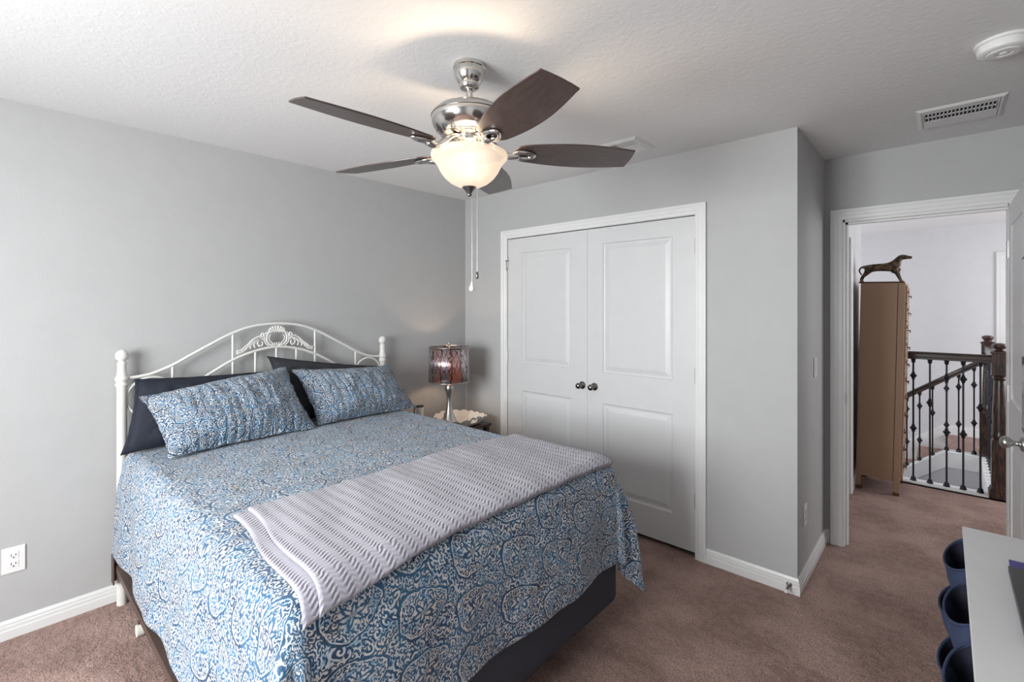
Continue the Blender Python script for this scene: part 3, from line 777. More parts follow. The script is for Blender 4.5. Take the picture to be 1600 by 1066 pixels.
bm = bmesh.new(); tube(bm, [(BX, YL, 0.62), (BX, YRt, 0.62)], 0.010, 12); tube(bm, [(BX, YL, 0.30), (BX, YRt, 0.30)], 0.010, 12)
obj('cross_rail', bm, M['bedpaint'], bed, smooth=True)
# leaf ornament
orn = bmesh.new()
def leaf(bm, pts, r0, r1, x=BX + 0.004, flat=0.8):
    c = catmull([(x, y, z) for y, z in pts], 5); n = len(c)
    tube(bm, c, [r0 + (r1 - r0) * k / (n - 1) for k in range(n)], 8)
    ball(bm, c[-1], r1 * 1.15, 8)
for sg in (1, -1):
    m = lambda P_: [(YC - sg * y, z) for y, z in P_]
    for q in range(5):      # feathers sweeping down and outwards, each shorter
        leaf(orn, m([(0.078 + 0.006 * q, 1.312 - 0.002 * q), (0.100 + 0.016 * q, 1.302 - 0.006 * q), (0.112 + 0.021 * q, 1.282 - 0.0075 * q), (0.104 + 0.024 * q, 1.262 - 0.0045 * q)]), 0.0035, 0.0048, BX + 0.002 + 0.001 * q)
    leaf(orn, m([(0.066, 1.316), (0.105, 1.320), (0.142, 1.300), (0.172, 1.268), (0.200, 1.246), (0.224, 1.240)]), 0.0055, 0.0055)
    leaf(orn, m([(0.150, 1.284), (0.172, 1.256), (0.196, 1.234), (0.222, 1.228)]), 0.0045, 0.0065)
    leaf(orn, m([(0.024, 1.348), (0.050, 1.340), (0.060, 1.316), (0.057, 1.288), (0.040, 1.268), (0.016, 1.262)]), 0.0058, 0.0065)
    leaf(orn, m([(0.040, 1.352), (0.066, 1.338), (0.074, 1.310), (0.068, 1.280), (0.052, 1.262)]), 0.0035, 0.0045)
    leaf(orn, m([(0.078, 1.296), (0.093, 1.316), (0.090, 1.336), (0.078, 1.338), (0.076, 1.326)]), 0.0035, 0.0055)
    leaf(orn, m([(0.088, 1.290), (0.084, 1.274), (0.092, 1.262), (0.100, 1.266)]), 0.004, 0.0048)
    leaf(orn, m([(0.026, 1.276), (0.042, 1.292), (0.046, 1.312), (0.038, 1.328)]), 0.0038, 0.003)
for k in range(8):          # scalloped shell at the top
    a = R(12 + 156 / 7 * k)
    leaf(orn, [(YC + 0.010 * math.cos(a), 1.342 + 0.004 * math.sin(a)), (YC + 0.026 * math.cos(a), 1.348 + 0.014 * math.sin(a)), (YC + 0.045 * math.cos(a), 1.352 + 0.027 * math.sin(a))], 0.0045, 0.0068)
for k in range(5): leaf(orn, [(YC - 0.02 + 0.010 * k, 1.258), (YC - 0.026 + 0.013 * k, 1.276)], 0.0042, 0.0042)
obj('leaf_ornament', orn, M['bedpaint'], bed, smooth='all')
# steel under-frame
bm = bmesh.new()
prism(bm, [(-2.412, 0.182), (-2.408, 0.182), (-2.408, 0.211), (-2.375, 0.211), (-2.375, 0.215), (-2.412, 0.215)][::-1], 0.07, 1.98, 0)
obj('side_rail', bm, M['brown'], bed)
bm = bmesh.new()
prism(bm, [(-0.842, 0.130), (-0.846, 0.130), (-0.846, 0.166), (-0.885, 0.166), (-0.885, 0.170), (-0.842, 0.170)], 0.07, 1.98, 0)
obj('side_rail', bm, M['brown'], bed)
bm = B((0.055, 0.105, -2.424, -2.418, 0.125, 0.262), (0.050, 0.057, -2.424, -2.385, 0.125, 0.262))
obj('rail_bracket', bm, M['brown'], bed, bevel=0.001)
for (x, y) in ((0.42, -2.36), (1.60, -2.30), (0.42, -0.90), (1.60, -0.95)):
    bm = B((x - 0.018, x + 0.018, y - 0.002, y + 0.002, 0.05, 0.172), (x - 0.002, x + 0.002, y - 0.018, y + 0.018, 0.05, 0.172))
    lg = obj('leg', bm, M['brown'], bed)
    bm = bmesh.new(); lathe(bm, [(0, -0.014), (0.026, -0.014), (0.026, 0.014), (0, 0.014)], (x, y - 0.012, 0.026), (0, 1, 0), 20, False)
    obj('caster', bm, M['traywhite'] if y < -2.35 else M['slot'], lg, bevel=0.002)
for b_ in ((0.40, 0.44, -2.36, -0.90, 0.150, 0.168), (1.58, 1.62, -2.30, -0.95, 0.150, 0.168)): obj('slat', B(b_), M['brown'], bed)

# box spring and mattress
def softbox(x0, x1, y0, y1, z0, z1, r, seg=5):
    bm = B((x0, x1, y0, y1, z0, z1)); bmesh.ops.bevel(bm, geom=bm.edges[:], offset=r, segments=seg, profile=0.6, affect='EDGES'); return bm
bs = obj('box_spring', softbox(0.10, 2.014, -2.370, -0.868, 0.135, 0.435, 0.035), M['boxspring'], smooth='all')
tag(bs, 'dark navy fabric covered box spring showing below the quilt at the bed foot', 'box spring')
mt = obj('mattress', softbox(0.10, 1.998, -2.350, -0.880, 0.436, 0.735, 0.05), M['mattress'], smooth='all')
tag(mt, 'thick mattress lying under the blue paisley quilt', 'mattress')

# ------------------------------------------------------------------ draped cloth
XF = 1.943; YA, YB = -2.322, -0.908; ZT = 0.772; RC = 0.060
def smooth01(t): t = max(0.0, min(1.0, t)); return t * t * (3 - 2 * t)
def drape(s, t, off=0.0, wr=1.0):
    """cloth rest coordinates (s along the bed, t across) -> position draped over the mattress"""
    ex = max(0.0, s - XF); ey = 0.0; sy = 0
    if t < YA: ey = YA - t; sy = -1
    elif t > YB: ey = t - YB; sy = 1
    bx = min(s, XF); by = min(max(t, YA), YB)
    rho = math.hypot(ex, ey)
    crown = 0.010 * math.sin(PI * (by - YA) / (YB - YA)) * min(1, (XF - bx) * 3 + 0.25)
    nz = mnoise.noise(Vector((s * 3.1, t * 3.1, 1.7))) * 0.007 + mnoise.noise(Vector((s * 9, t * 9, 4.1))) * 0.0032
    if rho < 1e-6:
        return Vector((bx, by, ZT + crown + nz * wr + off))
    ux, uy = ex / rho, sy * ey / rho
    rc = RC + off; arc = rc * PI / 2
    if rho < arc:
        a = rho / rc; hor = rc * math.sin(a); z = rc * math.cos(a) - rc
    else:
        d = rho - arc
        phi = math.atan2(ey, ex)
        corner = math.sin(2 * phi)                      # 0 on the sides, 1 at the corner
        if corner > 0.05:
            fold = math.sin(phi * 9.0 + 0.6) * 0.055 * corner
            hor = rc + 0.10 * d * corner + fold * smooth01(d / 0.28)
        else: hor = rc
        par = t if ex >= ey else s
        hor += 0.014 * smooth01(d / 0.1) + 0.045 * d + (0.010 * math.sin(par * 9 + 1.0) + 0.005 * math.sin(par * 21 + 2.0)) * smooth01(d / 0.30) * (1 - corner)
        z = -rc - d * 0.985
    hor += nz * 1.3 * wr
    return Vector((bx + ux * hor, by + uy * hor, ZT + crown * (1 - min(1, rho * 8)) + z + off * (1 if rho < arc else 0)))

def cloth(name, mat, s0, s1, t0, t1, ns, nt, off=0.0, thick=0.008, fn=None, uvoff=(0, 0)):
    me = bpy.data.meshes.new(name); V = []; U = []
    for i in range(ns + 1):
        for j in range(nt + 1):
            s = s0 + (s1 - s0) * i / ns; t = t0 + (t1 - t0) * j / nt
            if fn: s, t, o2 = fn(i / ns, j / nt, s, t)
            else: o2 = 0
            V.append(drape(s, t, off + o2)); U.append((s + uvoff[0], t + uvoff[1]))
    F = [(i * (nt + 1) + j, (i + 1) * (nt + 1) + j, (i + 1) * (nt + 1) + j + 1, i * (nt + 1) + j + 1) for i in range(ns) for j in range(nt)]
    me.from_pydata([tuple(v) for v in V], [], F)
    uvl = me.uv_layers.new(name='UVMap')
    li = np.zeros(len(me.loops), dtype=np.int32); me.loops.foreach_get('vertex_index', li)
    uvl.data.foreach_set('uv', np.array(U, dtype=np.float32)[li].ravel())
    me.polygons.foreach_set('use_smooth', [True] * len(me.polygons)); me.materials.append(mat)
    o = bpy.data.objects.new(name, me); C.objects.link(o)
    so = o.modifiers.new('thickness', 'SOLIDIFY'); so.thickness = thick; so.offset = 1.0
    return o
LF = 0.475; LS = 0.53; LR = 0.45
def qf(a, b, s, t):
    # hem of the foot end runs level, rises slightly towards the middle
    return s, t, 0.0
qu = cloth('quilt', M['paisley'], 0.125, XF + LF, YA - LS, YB + LR, 230, 250, 0.0, 0.007, qf)
tag(qu, 'blue and white paisley quilt spread over the bed and hanging at its sides', 'quilt')

# knitted throw, folded: an under layer and an upper layer joined at the foot-side fold
def throw_fn(off_end):
    def f(a, b, s, t):
        # a along s (0 near pillows), b along t (0 = left end)
        sag = 0.015 * math.sin(PI * b) * a - 0.035 * a * max(0.0, 1 - b * 4)
        s2 = s - sag + 0.010 * math.sin(t * 6) * (1 - a)
        t2 = t + (-0.055 * a * a + 0.008 * math.sin(s * 14)) * max(0.0, 1 - b * 2.5)
        edge = min(1.0, min(a, 1 - a) / 0.03)
        return s2, t2, 0.0045 * math.sin(t * 31 + s * 7) * 0.4
    return f
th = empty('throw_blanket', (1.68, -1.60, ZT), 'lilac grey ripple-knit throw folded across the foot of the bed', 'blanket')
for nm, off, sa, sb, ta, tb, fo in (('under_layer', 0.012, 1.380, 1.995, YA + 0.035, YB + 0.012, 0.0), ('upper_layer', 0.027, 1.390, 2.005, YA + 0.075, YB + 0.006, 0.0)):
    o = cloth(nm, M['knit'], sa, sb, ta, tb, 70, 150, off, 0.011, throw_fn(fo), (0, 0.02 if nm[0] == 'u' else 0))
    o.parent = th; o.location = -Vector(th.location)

# ------------------------------------------------------------------ pillows
def pillow(name, mat, W, D, T, corners, label, seed=0, flange=0.0, pinch=0.06, wr=1.0):
    """corners: bottom-left, bottom-right, top-right, top-left of the flat cushion seen from the front"""
    bl_, br_, tr_, tl_ = [Vector(c) for c in corners]
    nrm = (br_ - bl_).cross(tl_ - bl_).normalized()
    N = 64; Mn = 44; me = bpy.data.meshes.new(name); V = []; U = []; idx = {}
    for side in (1, -1):
        for i in range(N + 1):
            for j in range(Mn + 1):
                u = -1 + 2 * i / N; v = -1 + 2 * j / Mn
                rim = i in (0, N) or j in (0, Mn)
                if side == -1 and rim: idx[(side, i, j)] = idx[(1, i, j)]; continue
                # edges bow inwards, corners stay out
                pu = u * (1 - pinch * (1 - abs(v) ** 2.2) * abs(u) ** 3); pv = v * (1 - pinch * (1 - abs(u) ** 2.2) * abs(v) ** 3)
                a, b = (pu + 1) / 2, (pv + 1) / 2
                P = bl_ * (1 - a) * (1 - b) + br_ * a * (1 - b) + tr_ * a * b + tl_ * (1 - a) * b
                fu = max(0.0, 1 - abs(u) / (1 - flange)) if flange else 1 - abs(u)
                fv = max(0.0, 1 - abs(v) / (1 - flange)) if flange else 1 - abs(v)
                h = (1 - (1 - min(1, fu)) ** 2.6) ** 0.62 * (1 - (1 - min(1, fv)) ** 2.6) ** 0.62
                hs = T * (0.62 if side > 0 else 0.38)
                q = Vector((u * W * 4 + seed, v * D * 4, side * 2.0))
                w_ = mnoise.noise(q * 1.6) * 0.016 + mnoise.noise(q * 5.5) * 0.006 + mnoise.noise(q * 12) * 0.003
                P = P + nrm * (side * (0.004 + hs * h) + w_ * wr * (0.35 + h) * (1 if not rim else 0.8))
                if rim: P = P + nrm * mnoise.noise(Vector((u * 5 + seed, v * 5, 9))) * 0.020 * wr
                idx[(side, i, j)] = len(V); V.append(tuple(P)); U.append((a * W, b * D))
    F = []
    for side in (1, -1):
        for i in range(N):
            for j in range(Mn):
                f = [idx[(side, i, j)], idx[(side, i + 1, j)], idx[(side, i + 1, j + 1)], idx[(side, i, j + 1)]]
                F.append(f if side > 0 else f[::-1])
    me.from_pydata(V, [], F); uvl = me.uv_layers.new(name='UVMap')
    li = np.zeros(len(me.loops), dtype=np.int32); me.loops.foreach_get('vertex_index', li)
    uvl.data.foreach_set('uv', (np.array(U, dtype=np.float32)[li] + seed).ravel())
    me.polygons.foreach_set('use_smooth', [True] * len(me.polygons)); me.materials.append(mat)
    o = bpy.data.objects.new(name, me); C.objects.link(o); tag(o, label, 'pillow'); return o
pillow('pillow', M['paisley_sham'], 0.72, 0.42, 0.23, [(0.455, -2.275, 0.790), (0.425, -1.545, 0.790), (0.225, -1.640, 1.145), (0.235, -2.345, 1.060)],
       'blue and white paisley pillow on the left, leaning on a navy pillow', 0.0, 0.05)
pillow('pillow', M['paisley_sham'], 0.72, 0.42, 0.21, [(0.375, -1.520, 0.790), (0.375, -0.800, 0.785), (0.215, -0.925, 1.085), (0.225, -1.610, 1.125)],
       'blue and white paisley pillow on the right, nearest the lamp', 3.3, 0.05)
pillow('pillow', M['navyfab'], 0.72, 0.45, 0.10, [(0.225, -2.415, 0.790), (0.205, -1.660, 0.795), (0.125, -1.640, 1.115), (0.125, -2.345, 1.138)],
       'plain navy blue pillow standing against the left of the headboard', 5.1, 0.06, 0.05, 0.8)
pillow('pillow', M['charcoal'], 0.72, 0.45, 0.10, [(0.205, -1.620, 0.795), (0.200, -0.890, 0.795), (0.130, -0.960, 1.075), (0.125, -1.715, 1.205)],
       'plain charcoal pillow standing against the right of the headboard', 8.7, 0.06, 0.05, 0.8)

# ------------------------------------------------------------------ nightstand corner
ns = empty('nightstand', (0.27, -0.42, 0), 'small dark table beside the bed, mostly hidden behind it', 'nightstand')
obj('table_top', B((0.045, 0.455, -0.72, -0.13, 0.550, 0.572)), M['darkwood'], ns, bevel=0.004)
for x in (0.075, 0.425):
    for y in (-0.69, -0.16): obj('leg', B((x - 0.018, x + 0.018, y - 0.018, y + 0.018, 0, 0.550)), M['darkwood'], ns, bevel=0.002)
obj('shelf', B((0.06, 0.44, -0.70, -0.15, 0.20, 0.215)), M['darkwood'], ns)
TX, TY = 0.290, -0.315
tr = empty('serving_tray', (TX, TY, 0.572), 'white scalloped wooden tray with cut-out handles under the table lamp', 'tray')
def tray_pt(u, k, out):       # rounded square outline
    c, s_ = math.cos(u), math.sin(u); n = 3.2
    r = (abs(c) ** n + abs(s_) ** n) ** (-1 / n)
    return c * r * k, s_ * r * k
bm = bmesh.new(); NS = 144
def tring(fn): return [bm.verts.new(fn(2 * PI * k / NS, k)) for k in range(NS)]
def rimz(u): return 0.052 + 0.014 * abs(math.sin(u * 9)) ** 0.7 + 0.016 * max(0, abs(math.cos(u)) ** 8 + 0 * u)
def mk(k_, z_): return lambda u, k: (tray_pt(u, k_, 0)[0], tray_pt(u, k_, 0)[1] * 1.02, z_ if not callable(z_) else z_(u))
rings = [tring(mk(0.120, 0.0)), tring(mk(0.136, 0.006)), tring(mk(0.156, 0.026)), tring(mk(0.184, rimz)), tring(mk(0.177, rimz)), tring(mk(0.148, 0.026)), tring(mk(0.129, 0.012)), tring(mk(0.120, 0.011))]
holes = []
for ri, (A, Bq) in enumerate(zip(rings[:-1], rings[1:])):
    for k in range(NS):
        u = 2 * PI * (k + 0.5) / NS
        if ri in (2, 4) and (abs(math.sin(u)) < 0.22): holes.append((ri, k)); continue
        bm.faces.new([A[k], A[(k + 1) % NS], Bq[(k + 1) % NS], Bq[k]])
# close the handle openings: a bar along the rim
for side in (1, -1):
    pass
bm.faces.new(rings[0]); bm.faces.new(rings[-1])
for sgn_ in (1, -1):
    for k in range(NS):
        u = 2 * PI * (k + 0.5) / NS
        if abs(math.sin(u)) < 0.22:
            def q(u_, kk, f): x, y = tray_pt(u_, kk, 0); zz = 0.026 + (rimz(u_) - 0.026) * f; return (x, y * 1.02, zz)
            if sgn_ == 1:
                u0, u1 = 2 * PI * k / NS, 2 * PI * (k + 1) / NS
                for f0, f1 in ((0.68, 1.0), (0.0, 0.10)):
                    ks = lambda f: (0.156 + 0.028 * f, 0.148 + 0.029 * f)
                    pts = []
                    for f in (f0, f1):
                        ko, ki = ks(f)
                        pts.append([q(u0, ko, f), q(u1, ko, f), q(u1, ki, f), q(u0, ki, f)])
                    A = [bm.verts.new(p) for p in pts[0]]; Bq = [bm.verts.new(p) for p in pts[1]]
                    bm.faces.new(A); bm.faces.new(Bq)
                    for i in range(4): bm.faces.new([A[i], A[(i + 1) % 4], Bq[(i + 1) % 4], Bq[i]])
bmesh.ops.remove_doubles(bm, verts=bm.verts, dist=2e-4)
obj('tray_body', bm, M['traywhite'], tr, local=True, smooth=True)

LX, LY = 0.268, -0.412
lamp = empty('table_lamp', (LX, LY, 0.583), 'table lamp with curved nickel base and silver drum shade of tree cut-outs', 'lamp')
bm = bmesh.new()
lathe(bm, [(0, 0), (0.076, 0), (0.077, 0.006), (0.070, 0.014), (0.058, 0.030), (0.043, 0.062), (0.031, 0.095), (0.0215, 0.140), (0.0175, 0.180), (0.018, 0.205), (0.025, 0.240), (0.034, 0.268), (0.036, 0.285), (0.030, 0.310), (0.018, 0.326), (0.013, 0.333), (0.013, 0.338), (0.018, 0.342), (0.018, 0.350), (0.010, 0.354), (0, 0.354)], (0, 0, 0), (0, 0, 1), 40, False)
obj('lamp_base', bm, M['satin'], lamp, local=True, smooth=True, angle=50)
zt, zb2, rs = 0.604, 0.337, 0.1565
me_bm = bmesh.new(); uvl = me_bm.loops.layers.uv.new('UVMap'); n = 72
ri = [[me_bm.verts.new((r_ * math.cos(2 * PI * k / n), r_ * math.sin(2 * PI * k / n), z)) for k in range(n)] for r_, z in ((rs + 0.004, zb2), (rs, zt), (rs - 0.0018, zt), (rs + 0.0022, zb2))]
for q_ in range(4):
    A, Bq = ri[q_], ri[(q_ + 1) % 4]
    for k in range(n):
        f = me_bm.faces.new([A[k], A[(k + 1) % n], Bq[(k + 1) % n], Bq[k]])
        for lp in f.loops:
            kk = k if lp.vert in (A[k], Bq[k]) else k + 1
            lp[uvl].uv = (kk / n, (lp.vert.co.z - zb2))
obj('lamp_shade', me_bm, M['shade'], lamp, local=True, smooth='all')
for z, r_ in ((zt, rs), (zb2, rs + 0.004)):
    bm = bmesh.new(); tube(bm, [((r_) * math.cos(2 * PI * k / 60), (r_) * math.sin(2 * PI * k / 60), z) for k in range(60)], 0.003, 6, True); obj('shade_ring', bm, M['satin'], lamp, local=True, smooth='all')
bm = bmesh.new()
for k in range(3):
    a = 2 * PI * k / 3 + 0.4; tube(bm, [(0, 0, zt - 0.012), (rs * 0.99 * math.cos(a), rs * 0.99 * math.sin(a), zt - 0.002)], 0.0016, 6)
obj('shade_frame', bm, M['satin'], lamp, local=True, smooth='all')
bm = bmesh.new(); lathe(bm, [(0.004, 0.585), (0.004, 0.610), (0.009, 0.612), (0.007, 0.618), (0.010, 0.624), (0.0105, 0.634), (0.006, 0.642), (0, 0.644)], (0, 0, 0), (0, 0, 1), 18, False)
obj('finial', bm, M['satin'], lamp, local=True, smooth='all')
bm = bmesh.new(); tube(bm, catmull([(0.0, 0, 0.352), (0.045, 0, 0.40), (0.055, 0, 0.47), (0.04, 0, 0.55), (0, 0, 0.588)], 6), 0.0015, 6); tube(bm, catmull([(0.0, 0, 0.352), (-0.045, 0, 0.40), (-0.055, 0, 0.47), (-0.04, 0, 0.55), (0, 0, 0.588)], 6), 0.0015, 6)
obj('harp', bm, M['satin'], lamp, local=True, smooth='all')
bm = bmesh.new(); lathe(bm, [(0, 0.352), (0.014, 0.352), (0.014, 0.385), (0.010, 0.388), (0, 0.388)], (0, 0, 0), (0, 0, 1), 16, False); obj('socket', bm, M['satin'], lamp, local=True, smooth=True)
ll = bpy.data.lights.new('lamp_bulb', 'POINT'); ll.energy = 1.9; ll.color = (1.0, 0.68, 0.42); ll.shadow_soft_size = 0.03
lo = bpy.data.objects.new('lamp_bulb', ll); C.objects.link(lo); lo.parent = lamp; lo.location = (0, 0, 0.46)

mg = empty('cup', (0.145, -0.600, 0.572), 'small white cup with a dark rim and handle behind the bed edge', 'cup')
bm = bmesh.new(); prof = [(0, 0), (0.024, 0), (0.026, 0.006), (0.0285, 0.160), (0.0255, 0.160), (0.023, 0.008), (0, 0.008)]
lathe(bm, prof, (0, 0, 0), (0, 0, 1), 28, False); obj('body', bm, M['glasswhite'], mg, local=True, smooth=True)
bm = bmesh.new(); lathe(bm, [(0.0290, 0.157), (0.0292, 0.165), (0.0252, 0.165), (0.0252, 0.157), (0.0290, 0.157)], (0, 0, 0), (0, 0, 1), 28, False); obj('rim', bm, M['slot'], mg, local=True, smooth=True)
bm = bmesh.new(); d_ = Vector((-0.74, -0.67, 0)); tube(bm, catmull([d_ * 0.026 + Vector((0, 0, 0.150)), d_ * 0.042 + Vector((0, 0, 0.142)), d_ * 0.044 + Vector((0, 0, 0.11)), d_ * 0.027 + Vector((0, 0, 0.09))], 6), 0.0035, 8); obj('handle', bm, M['slot'], mg, local=True, smooth='all')

# ------------------------------------------------------------------ stair railing
RX = 3.457; RY = 2.5; RY2 = 3.85
rail = empty('stair_railing', (RX, RY, 0), 'dark wood stair railing with black iron balusters round the stairwell', 'railing')
def newel(x, y, z0, name='newel_post'):
    bm = bmesh.new()
    def sq(h, za, zb): box(bm, x - h, x + h, y - h, y + h, za, zb)
    sq(0.062, z0, z0 + 0.055); sq(0.055, z0 + 0.055, z0 + 0.075); sq(0.046, z0 + 0.07, z0 + 0.45)
    lathe(bm, [(0.050, 0.45), (0.046, 0.458), (0.038, 0.464), (0.044, 0.475), (0.046, 0.49), (0.043, 0.52), (0.040, 0.70), (0.035, 0.85), (0.032, 0.92), (0.036, 0.93), (0.040, 0.938), (0.034, 0.946), (0.036, 0.955), (0.044, 0.965)], (x, y, z0), (0, 0, 1), 24, True)
    sq(0.046, z0 + 0.965, z0 + 1.135); sq(0.053, z0 + 1.135, z0 + 1.150)
    lathe(bm, [(0.046, 1.150), (0.030, 1.160), (0.028, 1.168), (0.040, 1.178), (0.046, 1.192), (0.042, 1.205), (0.024, 1.214), (0, 1.217)], (x, y, z0), (0, 0, 1), 24, False)
    return obj(name, bm, M['stairwood'], rail, bevel=0.002)
newel(RX, RY, 0); newel(RX, RY2, 0)
HP = [(-0.030, 0.0), (0.030, 0.0), (0.031, 0.018), (0.026, 0.026), (0.030, 0.040), (0.026, 0.056), (0.012, 0.063), (-0.012, 0.063), (-0.026, 0.056), (-0.030, 0.040), (-0.026, 0.026), (-0.031, 0.018)]
bm = bmesh.new(); prism(bm, [(RY + a, 1.056 + b) for a, b in HP], 2.576, RX - 0.04, 0); obj('handrail', bm, M['railwood'], rail, smooth=True, angle=50)
bm = bmesh.new(); prism(bm, [(RX + a, 1.056 + b) for a, b in HP], RY + 0.04, RY2 - 0.04, 1); obj('handrail', bm, M['railwood'], rail, smooth=True, angle=50)
SL = 0.715
bm = bmesh.new(); A = []; Bq = []
for a, b in HP:
    A.append(bm.verts.new((RX - 0.04, RY2 + a, 0.925 + b))); Bq.append(bm.verts.new((1.0, RY2 + a, 0.925 + b - SL * (RX - 0.04 - 1.0))))
bm.faces.new(A); bm.faces.new(Bq)
for i in range(len(A)): bm.faces.new([A[i], A[(i + 1) % len(A)], Bq[(i + 1) % len(A)], Bq[i]])
obj('handrail', bm, M['railwood'], rail, smooth=True, angle=50)
def baluster(x, y, z0, z1, kn):
    bm = bmesh.new(); h = 0.0065
    box(bm, x - h, x + h, y - h, y + h, z0, z1)
    bmesh.ops.bevel(bm, geom=bm.edges[:], offset=0.0015, segments=1, affect='EDGES')
    lathe(bm, [(0.0, 0), (0.022, 0), (0.022, 0.008), (0.016, 0.020), (0.015, 0.032), (0.010, 0.036)], (x, y, z0), (0, 0, 1), 4, True)
    lathe(bm, [(0.010, -0.036), (0.014, -0.030), (0.015, -0.012), (0.020, 0)], (x, y, z1), (0, 0, 1), 8, True)
    L = z1 - z0
    for f_ in kn:
        z = z0 + f_ * L
        lathe(bm, [(0.008, -0.034), (0.012, -0.026), (0.012, -0.020), (0.017, -0.012), (0.024, -0.005), (0.024, 0.005), (0.017, 0.012), (0.012, 0.020), (0.012, 0.026), (0.008, 0.034)], (x, y, z), (0, 0, 1), 8, True)
    return obj('baluster', bm, M['iron'], rail)
D2, S1 = (0.86, 0.43), (0.65,)
for x, kn in ((2.636, S1), (2.738, D2), (2.838, S1), (2.940, D2), (3.047, S1), (3.151, D2), (3.251, D2), (3.351, S1)): baluster(x, RY, 0.012, 1.057, kn)
for k in range(11): baluster(RX, RY + 0.115 + 0.112 * k, 0.012, 1.057, (D2, S1)[k % 2] if k % 3 else D2)
for i, x in enumerate((3.359, 3.246, 3.154, 3.045, 2.942, 2.837, 2.73, 2.62, 2.51)):
    zb_ = 0.012 if x > 3.15 else 0.012 - (3.15 - x) * 0.743
    baluster(x, RY2, zb_, 0.928 - SL * (RX - 0.04 - x), ((0.80, 0.30), (0.84, 0.36), (0.88, 0.36), (0.62,))[i % 4] if i else (0.80, 0.36))

# ------------------------------------------------------------------ tall metal cabinet with the bronze dog
cab = empty('metal_cabinet', (2.590, 2.00, 0.0), 'tall narrow old cream metal drawer cabinet leaning beside the stair railing', 'cabinet')
CW, CD_, CH = 0.285, 0.40, 1.695
bm = B((0.0, CW - 0.045, 0.0, CD_, 0.115, CH))
obj('body', bm, M['cabpaint'], cab, local=True, bevel=0.004)
bm = bmesh.new(); box(bm, CW - 0.043, CW, 0.0, 0.03, 0.03, CH); box(bm, CW - 0.043, CW, CD_ - 0.03, CD_, 0.03, CH); box(bm, CW - 0.043, CW, 0.03, CD_ - 0.03, 0.115, 0.14); box(bm, CW - 0.043, CW, 0.03, CD_ - 0.03, CH - 0.02, CH)
obj('front_frame', bm, M['cabpaint'], cab, local=True, bevel=0.003)
for x, y, sx in ((0.004, 0.0, 0.03), (0.004, CD_ - 0.03, 0.03)): obj('leg', B((x, x + sx, y, y + 0.03, 0.02, 0.115)), M['cabpaint'], cab, local=True)
for x, y in ((0.004, 0.0), (0.004, CD_ - 0.03), (CW - 0.043, 0.0), (CW - 0.043, CD_ - 0.03)): obj('foot', B((x - 0.002, x + 0.040, y - 0.002, y + 0.032, 0.0, 0.030)), M['rust'], cab, local=True, bevel=0.002)
for k in range(11):
    z0 = 0.145 + k * 0.139
    d_ = obj('drawer', B((CW - 0.01, CW + 0.012, 0.032, CD_ - 0.032, z0, z0 + 0.131)), M['cabpaint'], cab, local=True, bevel=0.003)
    bm = bmesh.new(); box(bm, CW + 0.010, CW + 0.030, 0.17, 0.23, z0 + 0.055, z0 + 0.061); box(bm, CW + 0.026, CW + 0.030, 0.17, 0.23, z0 + 0.040, z0 + 0.061)
    box(bm, CW + 0.010, CW + 0.016, 0.06, 0.16, z0 + 0.075, z0 + 0.100)
    obj('pull', bm, M['rust'], d_, local=True)
cab.rotation_euler = (0, R(1.25), 0)

dog = empty('dog_statue', (2.775, 2.14, 1.6965), 'bronze standing hound statue on top of the tall cream cabinet', 'statue')
def du(u, v):   # side view outline: x forward, z up, metres
    return ((u - 730) / 13.33 * 0.00417, (870 - v) / 13.33 * 0.0042)
def skin(name, chain_pts, edges, mat, parent, sub=2):
    me = bpy.data.meshes.new(name); me.from_pydata([p[0] for p in chain_pts], edges, [])
    me.materials.append(mat); o = bpy.data.objects.new(name, me); C.objects.link(o); o.parent = parent
    sk_ = o.modifiers.new('skin', 'SKIN'); sk_.use_smooth_shade = True
    me.skin_vertices[0].data[0].use_root = True
    for i, p in enumerate(chain_pts): me.skin_vertices[0].data[i].radius = (p[1], p[2] if len(p) > 2 else p[1])
    s2 = o.modifiers.new('sub', 'SUBSURF'); s2.levels = sub; s2.render_levels = sub
    return o
def P(u, v, y=0.0): x, z = du(u, v); return (x, y, z)
pts = [(P(400, 458), 0.035), (P(520, 452), 0.032), (P(660, 458), 0.034), (P(790, 460), 0.038), (P(900, 435), 0.039), (P(950, 365), 0.035), (P(985, 280), 0.026), (P(1040, 208), 0.026), (P(1100, 205), 0.022), (P(1180, 222), 0.0145), (P(1268, 228), 0.010),
       (P(320, 475), 0.030), (P(255, 430), 0.010), (P(190, 470), 0.0075), (P(168, 540), 0.0065), (P(195, 600), 0.006), (P(228, 650), 0.0055)]
edges = [(0, 1), (1, 2), (2, 3), (3, 4), (4, 5), (5, 6), (6, 7), (7, 8), (8, 9), (9, 10), (0, 11), (11, 12), (12, 13), (13, 14), (14, 15), (15, 16)]
for sgy in (1, -1):
    b0 = len(pts); y = sgy * 0.020; dx = 10 * sgy
    pts += [(P(375 + dx, 530, y), 0.026), (P(330 + dx, 610, y * 1.15), 0.014), (P(255 + dx, 690, y * 1.15), 0.008), (P(225 + dx, 770, y * 1.15), 0.007), (P(225 + dx, 822, y * 1.15), 0.008), (P(262 + dx, 828, y * 1.15), 0.008)]
    edges += [(0, b0)] + [(b0 + q, b0 + q + 1) for q in range(5)]
    b1 = len(pts)
    pts += [(P(940 + dx, 530, y), 0.024), (P(975 + dx, 620, y), 0.013), (P(1015 + dx, 720, y), 0.009), (P(1045 + dx, 790, y), 0.008), (P(1055 + dx, 822, y), 0.009), (P(1095 + dx, 828, y), 0.009)]
    edges += [(4, b1)] + [(b1 + q, b1 + q + 1) for q in range(5)]
skin('body', pts, edges, M['bronze'], dog)
